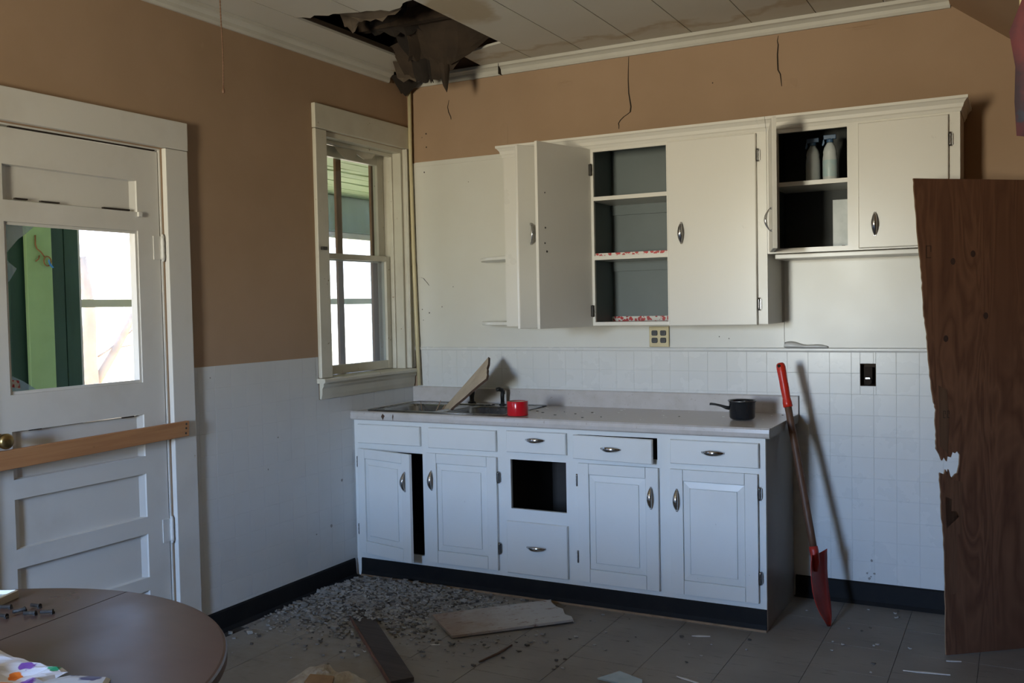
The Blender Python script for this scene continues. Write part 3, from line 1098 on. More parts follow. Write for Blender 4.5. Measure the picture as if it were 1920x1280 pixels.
lathe(bb, [(0.026, 0.0), (0.026, 0.004), (0.012, 0.008), (0.010, 0.030), (0.020, 0.036), (0.028, 0.046), (0.029, 0.056), (0.022, 0.066), (0.008, 0.070)], 24, KM)
obj('knob', bb, 'brass', slab)
bb = bx(-0.0035, 0.008, -2.035, -2.015, 1.885, 1.905)
obj('hook_eye', bb, 'trim_white', slab, bev=0.002)
# loose timber brace nailed across door and casing
b = B()
prism(b, [(0.0285, -1.835, 1.004), (0.0285, -1.838, 0.938), (0.0285, -2.90, 0.921), (0.0285, -2.90, 0.992)], (0.021, 0, 0))
br = tag(root('brace_board', (0.03, -2.3, 0.92)), 'bare orange brown board nailed across the white door', 'board')
obj('board', b, 'bare_brace', br, bev=0.002)
for (yy, zz) in ((-1.853, 0.992), (-1.855, 0.974), (-1.857, 0.952)):
    bb = B()
    lathe(bb, [(0.0045, 0), (0.0045, 0.0012), (0.002, 0.002)], 10, Matrix.Translation((0.0494, yy, zz)) @ Matrix.Rotation(radians(90), 4, 'Y'))
    obj('nail', bb, 'dark_iron', br)

# ------------------------------------------------------------------ porch beyond the left wall
PX = -1.93
p_holes = [(-0.845, 0.10, 0.72, 2.15), (0.75, 2.34, 0.72, 2.15)]
b = B()
wall_with_holes(b, 'x', -3.6, 2.7, 0.0, 2.46, PX-0.10, PX, p_holes)
porch = struct(obj('wall_porch', b, 'green_dark'), 'dark green boarded outer wall of the porch', 'wall')
obj('lintel', bx(PX+0.0005, PX+0.02, -3.59, 2.69, 2.152, 2.455), 'grey_green', porch)
for (y0, y1, z0, z1) in p_holes:
    bb = B()
    for (a, c, p, q) in ((y0, y0+0.035, z0, z1), (y1-0.035, y1, z0, z1), (y0+0.035, y1-0.035, z1-0.05, z1), (y0+0.035, y1-0.035, z0, z0+0.04)):
        box(bb, PX-0.07, PX-0.02, a, c, p, q)
    w = obj('porch_window', bb, 'trim_white', porch)
    obj('meeting_rail', bx(PX-0.065, PX-0.025, y0+0.036, y1-0.036, 1.525, 1.575), 'trim_lit', w)
    obj('glass_pane', bx(PX-0.090, PX-0.087, y0, y1, 1.55, z1), 'porch_dimming_glass', w)
    obj('glass_pane', bx(PX-0.094, PX-0.091, y0, y1, z0, 1.549), 'porch_dimming_glass', w)
    portal((PX-0.115, (y0+y1)/2, (z0+z1)/2), (radians(90), 0, radians(-90)), y1-y0, z1-z0)
struct(obj('wall_porch_end', bx(PX-0.1, -0.2, 2.7, 2.8, 0, 2.46), 'green_dark'), 'dark green end wall of the porch', 'wall')
b = B()
wall_with_holes(b, 'y', PX-0.1, -0.2, 0, 2.46, -3.7, -3.6, [(-1.75, -0.45, 0.25, 2.2)])  # unseen end opening, added to let more daylight into the porch
obj('glass_pane', bx(-1.75, -0.45, -3.66, -3.657, 0.25, 2.2), 'porch_dimming_glass', porch)
portal((-1.1, -3.72, 1.22), (radians(90), 0, 0), 1.3, 1.95)
struct(obj('wall_porch_far', b, 'green_dark'), 'unseen dark green porch end wall with an opening added for light', 'wall')
b = B()
wall_with_holes(b, 'x', -3.59, 0.0, -0.02, 2.455, -0.207, -0.2005, [(WIN[0], WIN[1], WIN[2], WIN[3]), (DOOR[0], DOOR[1], -0.02, DOOR[3])])
box(b, -0.207, -0.2005, 0.0005, 2.69, -0.02, 2.455)
struct(obj('wall_house', b, 'trim_white'), 'unseen house wall, made white to bounce light into the porch', 'wall')  # white siding added as a reflector to brighten the porch post
struct(obj('floor_porch', bx(PX-0.1, -0.2, -3.7, 2.8, -0.08, -0.02), 'porch_floor'), 'grey boarded porch floor', 'floor')
pc = struct(root('ceiling_porch', (-1.0, -0.4, 2.46)), 'pale green boarded porch ceiling with gaping boards', 'ceiling')
obj('backing', bx(PX-0.1, -0.2, -3.7, 2.8, 2.50, 2.53), 'crack_dark', pc)
xx = PX-0.1
k = 0
while xx < -0.22:
    wd = 0.086
    sag = 0.012 if k in (7, 11) else 0.0
    bb = B()
    n = 14
    lo = []
    for i in range(n+1):
        y = -3.6+6.3*i/n
        z = 2.462-sag*(0.5+0.5*sin(i*1.7+k))+0.002*sin(i*2.1+k*3)
        gp = 0.0015+(0.006 if k in (7, 11, 4) else 0.0)*(0.5+0.5*sin(i*2.9+k))
        lo.append([Vector((xx+gp, y, z)), Vector((min(xx+wd-gp, -0.201), y, z)), Vector((min(xx+wd-gp, -0.201), y, z+0.015)), Vector((xx+gp, y, z+0.015))])
    loft(bb, lo, True, True, True)
    obj('ceiling_board', bb, 'green_ceiling', pc)
    xx += wd
    k += 1
post = tag(root('porch_post', (-1.78, -1.29, -0.02)), 'light green wooden porch post seen through the broken door light', 'post')
obj('shaft', bx(PX+0.0215, PX+0.050, -1.226, -1.058, -0.019, 2.459), 'green_light', post, bev=0.004)
for (y0, y1) in ((-1.04, -0.95), (-0.945, -0.846), (-1.45, -1.31), (-1.6, -1.46), (-1.75, -1.61), (-1.9, -1.76)):
    obj('board', bx(PX+0.0006, PX+0.012, y0, y1, 0, 2.15), 'green_dark', porch, bev=0.004)
# wire loop and ribbon hanging on the post
wr = tag(root('wire_hook', (-1.775, -1.20, 1.9)), 'rusty wire hook with a ring and blue ribbon on the green post', 'hook')
bb = B()
px_ = PX+0.058
tube(bb, [(px_, -1.170, 1.955), (px_, -1.172, 1.90), (px_, -1.163, 1.875), (px_+0.01, -1.143, 1.855), (px_+0.012, -1.123, 1.828)], 0.0045, 6)
obj('wire', bb, 'rust', wr)
bb = B()
tube(bb, [(px_+0.010, -1.103+0.024*cos(a), 1.803+0.028*sin(a)) for a in [2*pi*i/18 for i in range(19)]], 0.004, 6)
obj('ring', bb, 'rust', wr)
bb = B()
prism(bb, [(px_+0.018, -1.098, 1.815), (px_+0.018, -1.090, 1.790), (px_+0.018, -1.068, 1.765), (px_+0.018, -1.080, 1.762), (px_+0.018, -1.098, 1.780), (px_+0.018, -1.106, 1.805)], (0.002, 0, 0))
obj('ribbon', bb, 'ribbon_blue', wr)
bb = B()
tube(bb, [(px_-0.002, -1.173, 1.80), (px_+0.006, -1.158, 1.815), (px_, -1.148, 1.835)], 0.004, 6)
obj('nail', bb, 'rust', wr)


# bare trees beyond the porch
def branch(bm, p, d, L, r, depth, rnd):
    n = 5
    pts, rs = [Vector(p)], [r]
    d = Vector(d).normalized()
    for i in range(n):
        d = (d+Vector((rnd.uniform(-.12, .12), rnd.uniform(-.12, .12), rnd.uniform(-.05, .12)))).normalized()
        pts.append(pts[-1]+d*L/n)
        rs.append(r*(1-0.6*(i+1)/n))
    tube(bm, pts, rs, 6)
    if depth:
        for i in (2, 3, 4):
            nd = (d+Vector((rnd.uniform(-.8, .8), rnd.uniform(-.8, .8), rnd.uniform(-.1, .6)))).normalized()
            branch(bm, pts[i], nd, L*0.6, rs[i]*0.6, depth-1, rnd)


tr = tag(root('bare_tree', (-7.0, 3.16, -0.6)), 'pale leafless tree outside the porch window', 'tree')
rnd = random.Random(4)
bb = B()
tube(bb, [(-7.0, 3.22, -0.6), (-7.0, 3.20, 0.4), (-7.0, 3.18, 1.0), (-6.98, 3.20, 1.50), (-6.98, 3.12, 2.2)], [0.12, 0.105, 0.09, 0.075, 0.05], 8)
obj('trunk', bb, 'bark', tr)
bb = B()
tube(bb, [(-7.0, 3.22, 0.55), (-7.0, 3.36, 0.74), (-6.98, 3.56, 1.02), (-6.95, 3.75, 1.33), (-6.95, 3.92, 1.58), (-6.95, 4.2, 1.9)], [0.06, 0.058, 0.052, 0.046, 0.04, 0.02], 7)
branch(bb, (-6.98, 3.30, 0.95), (0.0, 0.9, 0.35), 0.9, 0.014, 1, rnd)
branch(bb, (-6.98, 3.60, 1.05), (0.1, 0.9, 0.1), 0.8, 0.010, 1, rnd)
obj('branches', bb, 'bark', tr)

# ------------------------------------------------------------------ rear window frame (behind the camera)
w2 = struct(root('window_2', ((RW['x0']+RW['x1'])/2, Y_F, RW['z0'])), 'small plain window in the wall behind the viewer', 'window')
bb = B()
for (a, c, p, q) in ((RW['x0'], RW['x0']+0.02, RW['z0'], RW['z1']), (RW['x1']-0.02, RW['x1'], RW['z0'], RW['z1']),
                     (RW['x0']+0.02, RW['x1']-0.02, RW['z0'], RW['z0']+0.02), (RW['x0']+0.02, RW['x1']-0.02, RW['z1']-0.02, RW['z1'])):
    box(bb, a, c, Y_F-0.10, Y_F-0.06, p, q)
obj('window_frame', bb, 'trim_white', w2)
obj('glass_pane', bx(RW['x0']+0.0205, RW['x1']-0.0205, Y_F-0.083, Y_F-0.080, RW['z0']+0.0205, RW['z1']-0.0205), 'glass_clear', w2)
# ================================================================== fittings


def pull(horizontal=False, L=0.108, h=0.026, wmax=0.0105):
    """lens shaped chrome arch pull, standing off in -y, long axis z (or x)"""
    b = B()
    n = 14
    loops = []
    for i in range(n+1):
        t = i/n
        s = sin(pi*t)
        w = 0.0022+wmax*s**0.8
        d = h*s**0.75
        th = 0.0022+0.0040*s
        a = -L/2+L*t
        ring = []
        for k in range(8):
            an = 2*pi*k/8
            ring.append((w*cos(an), -0.0018-d+th*sin(an), a))
        loops.append([Vector((p[2], p[1], p[0])) if horizontal else Vector(p) for p in ring])
    loft(b, loops, True, True, True, True)
    for e in (-1, 1):                       # little feet on the door face
        a = e*(L/2-0.006)
        if horizontal:
            box(b, a-0.005, a+0.005, -0.006, 0.0, -0.004, 0.004)
        else:
            box(b, -0.004, 0.004, -0.006, 0.0, a-0.005, a+0.005)
    bmesh.ops.recalc_face_normals(b, faces=b.faces)
    me = bpy.data.meshes.new('handle')
    b.to_mesh(me)
    b.free()
    me.materials.append(MATS['chrome'])
    return me


PULL_V, PULL_H = pull(False), pull(True)


def hinge_mesh(mat):
    b = B()
    box(b, -0.0045, 0.0045, -0.004, 0.004, -0.029, 0.029)
    tube(b, [(0.0, -0.005, -0.030+0.01*k) for k in range(7)], [0.0045, 0.0055, 0.0045, 0.0055, 0.0045, 0.0055, 0.0045], 8)
    box(b, 0.0045, 0.010, -0.002, 0.002, -0.024, 0.024)
    bmesh.ops.recalc_face_normals(b, faces=b.faces)
    me = bpy.data.meshes.new('hinge')
    b.to_mesh(me)
    b.free()
    me.materials.append(MATS[mat])
    return me


HINGE_C, HINGE_B = hinge_mesh('steel'), hinge_mesh('dark_iron')


def raised_door(w, h, t=0.018, flip=False):
    """cupboard door in local coords: x 0..w, z 0..h, front at y=-t; stiles, rails and a raised panel"""
    b = B()
    sl, sr, rt, rb = 0.058, 0.062, 0.052, 0.066
    if flip:
        sl, sr = sr, sl
    gp = 0.0008
    box(b, 0, sl-gp, -t, 0, 0, h)
    box(b, w-sr+gp, w, -t, 0, 0, h)
    box(b, sl+gp, w-sr-gp, -t, 0, 0, rb-gp)
    box(b, sl+gp, w-sr-gp, -t, 0, h-rt+gp, h)
    x0, x1, z0, z1 = sl-gp, w-sr+gp, rb-gp, h-rt+gp

    def R(i, y):
        return [Vector((x, y, z)) for x, z in ((x0+i, z0+i), (x1-i, z0+i), (x1-i, z1-i), (x0+i, z1-i))]
    loft(b, [R(0, -0.001), R(0, -t+0.012), R(0.0022, -t+0.012), R(0.003, -t+0.0075), R(0.033, -t+0.003), R(0.0332, -t+0.007), R(0.0352, -t+0.007), R(0.0355, -t+0.0008), R(0.05, -t+0.0008)], True, True, True)
    return b


def slab_door(w, h, t=0.019):
    b = B()
    e = 0.004

    def R(i, y):
        return [Vector((x, y, z)) for x, z in ((i, i), (w-i, i), (w-i, h-i), (i, h-i))]
    loft(b, [R(0.0, 0.0), R(0.0, -t+e), R(0.0012, -t+e*0.3), R(e, -t)], True, True, True)
    return b


# ------------------------------------------------------------------ base cupboard
D = 0.605
W0, W1 = 0.004, 2.272
bc = tag(root('base_cabinet', (1.13, -0.3, 0)), 'long white painted base cupboard under the counter with chrome pulls', 'cabinet')
b = B()
FT = 0.018
# face frame around the openings: (x0,x1,z0,z1)
op = [(0.052, 0.452, 0.150, 0.700), (0.505, 0.895, 0.150, 0.700), (0.985, 1.295, 0.452, 0.703), (0.985, 1.29, 0.140, 0.375),
      (1.375, 1.755, 0.145, 0.695), (1.852, 2.225, 0.145, 0.695), (0.985, 1.292, 0.755, 0.840), (1.352, 1.768, 0.744, 0.846), (1.852, 2.230, 0.755, 0.840)]
wall_with_holes(b, 'y', W0, W1, 0.100, 0.872, -D, -D+FT, op)
box(b, W0, W1, -D, -D+FT, 0.0, 0.099)
obj('face_frame', b, 'white_cabinet', bc)
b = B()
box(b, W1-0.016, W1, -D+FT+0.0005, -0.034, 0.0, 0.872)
obj('side_panel', b, 'shaded_side', bc)
b = B()
box(b, W0, W0+0.016, -D+FT+0.0005, -0.034, 0.0, 0.872)
for x in (0.48, 0.935, 1.335, 1.805):
    box(b, x-0.008, x+0.008, -D+FT+0.0005, -0.034, 0.11, 0.70)
box(b, W0+0.017, W1-0.017, -D+FT+0.0005, -0.034, 0.095, 0.108)
box(b, W0, W1-0.017, -0.033, -0.022, 0.0, 0.872)
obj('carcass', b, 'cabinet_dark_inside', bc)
obj('bracket', bx(1.268, 1.312, -0.5, -0.497, 0.572, 0.590), 'chip_pale', bc)
obj('drawer_box', bx(1.36, 1.375, -0.55, -0.1, 0.452, 0.52), 'cabinet_dark_inside', bc)
# black base strip and thin brown shoe under it
b = B()
prism(b, [(0.035, -D-0.0005, 0.012), (0.035, -D-0.012, 0.010), (0.035, -D-0.007, 0.03), (0.035, -D-0.005, 0.094), (0.035, -D-0.0005, 0.100)], (W1-0.035, 0, 0))
obj('kick_strip', b, 'black_base', bc)
obj('shoe', bx(0.035, W1, -D-0.016, -D-0.0005, 0.0, 0.0095), 'splinter', bc)


def base_door(x0, x1, z0, z1, hinge, ang=0.0, hz=None):
    w, h = x1-x0, z1-z0
    b = raised_door(w, h, flip=hinge == 'R')
    if hinge == 'R':
        for v in b.verts:
            v.co.x -= w
        M = Matrix.Translation(Vector((x1, -D-0.0035, z0))-bc.location) @ Matrix.Rotation(ang, 4, 'Z')
        hx = -w+0.034
    else:
        M = Matrix.Translation(Vector((x0, -D-0.0035, z0))-bc.location) @ Matrix.Rotation(-ang, 4, 'Z')
        hx = w-0.034
    d = obj('door', b, 'white_cabinet', bc, M, bev=0.0022)
    obj('handle', PULL_V, None, d, Matrix.Translation((hx, -0.018, 0.566-z0)))
    for zc in hz:
        m = Matrix.Translation((0.007 if hinge == 'R' else -0.007, -0.0062, zc-z0))
        obj('hinge', HINGE_C if ang == 0 else HINGE_B, None, d, m)
    return d


base_door(0.040, 0.462, 0.138, 0.712, 'L', radians(13.5), (0.637, 0.262))
base_door(0.487, 0.912, 0.128, 0.710, 'R', 0.0, (0.607, 0.242))
base_door(1.366, 1.776, 0.127, 0.708, 'L', 0.0, (0.624, 0.247))
base_door(1.834, 2.240, 0.128, 0.709, 'R', 0.0, (0.622, 0.242))


def drawer(x0, x1, z0, z1, name, handle=True, hz=None, M2=None, box_d=0.0):
    w, h = x1-x0, z1-z0
    b = B()
    e = 0.004

    def R(i, y):
        return [Vector((x, y, z)) for x, z in ((i, i), (w-i, i), (w-i, h-i), (i, h-i))]
    loft(b, [R(0, 0), R(0, -0.013), R(e*0.8, -0.017)], True, True, True)
    M = Matrix.Translation(Vector((x0, -D-0.0035, z0))-bc.location)
    if M2:
        M = M @ M2
    d = obj(name, b, 'white_cabinet', bc, M)
    if box_d:
        bb = B()
        box(bb, 0.016, w-0.020, 0.0005, box_d, 0.004, 0.012)
        box(bb, 0.016, 0.026, 0.0005, box_d, 0.012, h-0.012)
        box(bb, w-0.030, w-0.020, 0.0005, box_d, 0.012, h-0.012)
        obj('tray', bb, 'cabinet_dark_inside', d)
    if handle:
        obj('handle', PULL_H, None, d, Matrix.Translation((w/2, -0.017, (hz if hz else h*0.55))))
    return d


drawer(0.038, 0.448, 0.742, 0.846, 'fixed_front', False)
drawer(0.502, 0.911, 0.738, 0.846, 'fixed_front', False)
drawer(0.972, 1.304, 0.742, 0.850, 'drawer', True, 0.068)
drawer(0.965, 1.304, 0.125, 0.390, 'drawer', True, 0.142)
drawer(1.345, 1.764, 0.730, 0.846, 'drawer', True, 0.060, Matrix.Translation((0, -0.006, 0)) @ Matrix.Rotation(radians(-4.6), 4, 'Z'), 0.38)
drawer(1.836, 2.246, 0.735, 0.847, 'drawer', True, 0.061)

# ------------------------------------------------------------------ countertop
ct = tag(root('countertop', (1.15, -0.3, 0.873)), 'speckled beige laminate counter with backsplash over the base cupboard', 'countertop')
CT0, CT1 = 0.875, 0.915
X1 = 2.297
hx0, hx1, hy0, hy1 = 0.085, 0.915, -0.545, -0.085
b = B()
box(b, 0.0065, hx0, -0.618, -0.0225, CT0, CT1)
box(b, hx1, X1, -0.618, -0.0225, CT0, CT1)
box(b, hx0, hx1, -0.618, hy0, CT0, CT1)
box(b, hx0, hx1, hy1, -0.0225, CT0, CT1)
bmesh.ops.remove_doubles(b, verts=b.verts, dist=1e-5)
obj('worktop', b, 'laminate_top', ct)
b = B()
pr = [(-0.6185, CT0-0.004), (-0.631, CT0-0.004), (-0.638, CT0+0.003), (-0.640, CT0+0.02), (-0.637, CT1-0.004), (-0.630, CT1+0.003), (-0.622, CT1+0.003), (-0.6185, CT1)]
prism(b, [(0.0005, y, z) for y, z in pr], (X1-0.0005, 0, 0))
obj('front_edge', b, 'laminate', ct)
b = B()
prism(b, [(0.0065, -0.022, CT1-0.03), (0.0065, -0.022, 1.000), (0.0065, -0.017, 1.006), (0.0065, -0.0085, 1.006), (0.0065, -0.0085, CT1-0.03)], (X1-0.0065, 0, 0))
obj('backsplash', b, 'laminate', ct)
obj('end_cap', bx(X1-0.001, X1+0.0015, -0.0215, -0.009, CT1, 1.005), 'shaded_side', ct)
obj('end_strip', bx(X1, X1+0.0015, -0.63, -0.0225, CT0-0.002, CT1-0.002), 'shaded_side', ct)
for (x, w) in ((0.225, 0.012), (0.290, 0.004)):
    b = B()
    prism(b, [(x, -0.6405, CT0+0.001), (x+w*0.4, -0.6408, CT0+0.012), (x+w, -0.6405, CT0+0.025), (x-w*0.3, -0.6385, CT0+0.036), (x-w, -0.64, CT0+0.02)], (0, -0.0006, 0))
    obj('burn_mark', b, 'torn_edge', ct)

# ------------------------------------------------------------------ sink
sk = tag(root('kitchen_sink', (0.5, -0.3, 0.75)), 'double bowl stainless sink with black faucet in the counter', 'sink')
SZ = CT1+0.0008
rx0, rx1, ry0, ry1 = 0.070, 0.930, -0.560, -0.068
bowls = [(0.115, 0.470), (0.530, 0.890)]
by0, by1 = -0.520, -0.195
b = B()
zs = (SZ, SZ+0.003)
for (x0, x1, y0, y1) in ((rx0, rx1, ry0, by0), (rx0, rx1, by1, ry1), (rx0, bowls[0][0], by0, by1), (bowls[0][1], bowls[1][0], by0, by1), (bowls[1][1], rx1, by0, by1)):
    box(b, x0, x1, y0, y1, *zs)
tube(b, [(rx0, ry0, SZ+0.002), (rx1, ry0, SZ+0.002), (rx1, ry1, SZ+0.002), (rx0, ry1, SZ+0.002), (rx0, ry0, SZ+0.002)], 0.004, 6)
obj('rim', b, 'steel', sk)
for (x0, x1) in bowls:
    b = B()
    lo = [rrect(x0, x1, by0, by1, SZ+0.003, 0.002), rrect(x0+0.001, x1-0.001, by0+0.001, by1-0.001, SZ+0.001, 0.05),
          rrect(x0+0.006, x1-0.006, by0+0.006, by1-0.006, SZ-0.008, 0.06), rrect(x0+0.012, x1-0.012, by0+0.012, by1-0.012, SZ-0.13, 0.065),
          rrect(x0+0.045, x1-0.045, by0+0.045, by1-0.045, SZ-0.165, 0.06), rrect(x0+0.13, x1-0.13, by0+0.13, by1-0.13, SZ-0.168, 0.03)]
    loft(b, lo, True, False, True, True)
    bw = obj('bowl', b, 'steel', sk)
    bb = B()
    lathe(bb, [(0.04, 0), (0.038, 0.003), (0.025, 0.001), (0.0, 0.0)], 20, Matrix.Translation(((x0+x1)/2, (by0+by1)/2, SZ-0.167)), True, False)
    obj('drain', bb, 'chrome', bw)
b = B()
FX, FY = 0.482, -0.125
lathe(b, [(0.024, 0), (0.024, 0.006), (0.014, 0.012), (0.013, 0.03), (0.017, 0.055), (0.021, 0.085), (0.024, 0.105), (0.022, 0.118), (0.012, 0.123)], 18, Matrix.Translation((FX, FY, SZ+0.0105)))
tube(b, [(FX, FY, SZ+0.06), (FX-0.012, FY-0.010, SZ+0.078), (FX-0.020, FY-0.016, SZ+0.098)], [0.010, 0.009, 0.007], 10)
fa = obj('faucet', b, 'black_plastic', sk)
b = B()
tube(b, [(FX, FY, SZ+0.125), (FX+0.010, FY+0.010, SZ+0.145), (FX+0.016, FY+0.016, SZ+0.158)], [0.012, 0.010, 0.008], 10)
obj('lever', b, 'black_plastic', fa)
b = B()
rr = [Vector((FX-0.11+0.25*k/20, FY-0.018, SZ+0.0035)) for k in range(21)]
box(b, FX-0.12, FX+0.14, FY-0.026, FY+0.026, SZ+0.0033, SZ+0.010)
obj('deck_plate', b, 'chrome', sk, bev=0.004)
b = B()
PXs, PYs = 0.672, -0.105
lathe(b, [(0.020, 0), (0.020, 0.004), (0.012, 0.008), (0.0115, 0.02)], 16, Matrix.Translation((PXs, PYs, SZ+0.0033)))
tube(b, [(PXs, PYs, SZ+0.02), (PXs, PYs, SZ+0.06), (PXs+0.002, PYs, SZ+0.075), (PXs, PYs-0.004, SZ+0.088), (PXs-0.012, PYs-0.016, SZ+0.094), (PXs-0.022, PYs-0.028, SZ+0.092)], [0.0105, 0.012, 0.0125, 0.0125, 0.0125, 0.0115], 12)
tube(b, [(PXs+0.012, PYs+0.004, SZ+0.085), (PXs+0.014, PYs+0.004, SZ+0.065)], [0.003, 0.0025], 6)
obj('sprayer', b, 'black_plastic', sk)

# ------------------------------------------------------------------ things on and in the counter
# torn board standing in the left bowl
tb = tag(root('broken_board', (0.35, -0.33, 0.80)), 'torn piece of tan fibreboard sticking up out of the sink', 'board')
pA, pB_, pC_, pD_ = Vector((0.648, -0.215, 1.197)), Vector((0.765, -0.450, 1.097)), Vector((0.335, -0.365, 0.800)), Vector((0.285, -0.300, 0.800))
nrm = (pB_-pA).cross(pD_-pA).normalized()
edge = []
for k in range(9):
    f = k/8
    p = pA.lerp(pB_, f)
    o_ = random.uniform(-0.007, 0.007) if 0 < k < 8 else 0
    edge.append(p+(pA-pD_).normalized()*o_)
low = [pB_.lerp(pC_, k/8)+(Vector((0, 0, random.uniform(-0.004, 0.004))) if 0 < k < 8 else Vector()) for k in range(1, 9)]
poly = edge+low+[pD_]
b = B()
loft(b, [[p for p in poly], [p+nrm*0.011 for p in poly]], True, True, True)
obj('board', b, 'fibreboard', tb)
b = B()
e2 = [p-nrm*0.001 for p in edge]
loft(b, [[p+(pA-pD_).normalized()*0.0008 for p in e2], [p+nrm*0.013+(pA-pD_).normalized()*0.0012 for p in e2]], False)
obj('torn_edge', b, 'torn_edge', tb, solid=0.0016)
b = B()
lw = [pB_]+low
dn = (pB_-pA).normalized()*0.0012
loft(b, [[p-nrm*0.0006+dn for p in lw], [p+nrm*0.0118+dn for p in lw]], False)
obj('lower_edge', b, 'torn_edge', tb, solid=0.0018)
for i, (a, c, r) in enumerate((((0.33, -0.36, 0.80), (0.375, -0.29, 0.955), 0.006), ((0.36, -0.40, 0.80), (0.425, -0.32, 0.935), 0.008), ((0.30, -0.36, 0.79), (0.18, -0.20, 0.93), 0.005))):
    b = B()
    a, c = Vector(a), Vector(c)
    tube(b, [a, a.lerp(c, 0.5)+Vector((0.004, 0, 0.003)), c], [r, r*0.9, r*0.3], 5, smooth=False)
    tag(obj('wood_splinter', b, 'splinter'), ('thin brown splinter at the foot of the torn board', 'thick brown splinter against the torn board in the sink', 'splinter lying across the left sink bowl')[i], 'splinter')
# roll of red tape
tx, ty = 0.990, -0.525
rt_ = tag(root('tape_roll', (tx, ty, CT1)), 'roll of shiny red tape on the counter beside the sink', 'tape')
b = B()
lathe(b, [(0.040, 0.0), (0.0535, 0.0), (0.0545, 0.002), (0.0545, 0.071), (0.0535, 0.073), (0.040, 0.073)], 40, Matrix.Translation((tx, ty, CT1+0.0035)), False, False)
obj('tape', b, 'red_tape', rt_)
b = B()
lathe(b, [(0.0375, 0.0), (0.0398, 0.0), (0.0398, 0.0705), (0.0375, 0.0705), (0.0375, 0.0)], 32, Matrix.Translation((tx, ty, CT1+0.0035)), False, False)
obj('core', b, 'fibreboard', rt_)
# saucepan
sx, sy = 2.100, -0.335
sp = tag(root('saucepan', (sx, sy, CT1)), 'small black enamel saucepan on the right end of the counter', 'saucepan')
b = B()
lathe(b, [(0.0, 0.0), (0.048, 0.0), (0.056, 0.004), (0.060, 0.012), (0.061, 0.080), (0.0655, 0.087), (0.0675, 0.0885), (0.0655, 0.0905), (0.060, 0.086), (0.0585, 0.078), (0.0575, 0.012), (0.052, 0.006), (0.0, 0.005)], 40, Matrix.Translation((sx, sy, CT1+0.0035)), False, False)
obj('pan', b, 'enamel', sp)
b = B()
lathe(b, [(0.0660, 0.0872), (0.0682, 0.0886), (0.0660, 0.0908)], 40, Matrix.Translation((sx, sy, CT1+0.0035)), False, False)
obj('rim', b, 'steel', sp)
b = B()
hd = Vector((-0.97, -0.24, 0)).normalized()
P0 = Vector((sx, sy, CT1+0.0035))
loops = []
for (d, z, w, t) in ((0.055, 0.052, 0.010, 0.010), (0.075, 0.055, 0.011, 0.009), (0.10, 0.064, 0.010, 0.006), (0.125, 0.070, 0.010, 0.0055), (0.145, 0.072, 0.010, 0.006), (0.152, 0.071, 0.009, 0.0055)):
    c = P0+hd*d+Vector((0, 0, z))
    sd = Vector((-hd.y, hd.x, 0))
    loops.append([c+sd*w*cos(2*pi*k/10)+Vector((0, 0, t*sin(2*pi*k/10))) for k in range(10)])
loft(b, loops, True, True, True, True)
obj('handle', b, 'black_plastic', sp)
# crumbs on the counter
for i, (x, y) in enumerate(((1.15, -0.30), (1.24, -0.36), (1.30, -0.28), (1.42, -0.45), (1.78, -0.31), (1.16, -0.44), (1.34, -0.50), (0.99, -0.30), (2.24, -0.10), (1.05, -0.36))):
    b = B()
    r = random.uniform(0.004, 0.011)
    a0 = random.uniform(0, 6)
    prism(b, [(x+r*random.uniform(.5, 1)*cos(a0+k*1.256), y+0.5*r*random.uniform(.5, 1)*sin(a0+k*1.256), CT1+0.0004) for k in range(5)], (0, 0, 0.0025))
    tag(obj('plaster_crumb', b, 'chip_dark'), 'small dark plaster crumb lying on the counter top', 'crumb', 'crumbs on the counter')

# ------------------------------------------------------------------ wall cupboards
DU = 0.314
YB = -0.0075


def crown_part(parent, x0, x1, zt, ends):
    """small cornice along the top front, returned at the free ends"""
    b = B()
    pf = [(0.0, zt-0.062), (0.004, zt-0.062), (0.008, zt-0.050), (0.012, zt-0.045), (0.016, zt-0.030), (0.026, zt-0.016), (0.032, zt-0.012), (0.032, zt)]
    loops = []
    for (d, z) in pf:
        l = x0-(d if ends[0] else 0)
        r = x1+(d if ends[1] else 0)
        loops.append([Vector((l, YB, z)), Vector((l, -DU-0.0005-d, z)), Vector((r, -DU-0.0005-d, z)), Vector((r, YB, z))])
    loops.append([Vector((x0, YB, zt)), Vector((x0, -DU-0.0005, zt)), Vector((x1, -DU-0.0005, zt)), Vector((x1, YB, zt))])
    loft(b, loops, False)
    return obj('cornice', b, 'white_wall_cabinet', parent, fix=False)


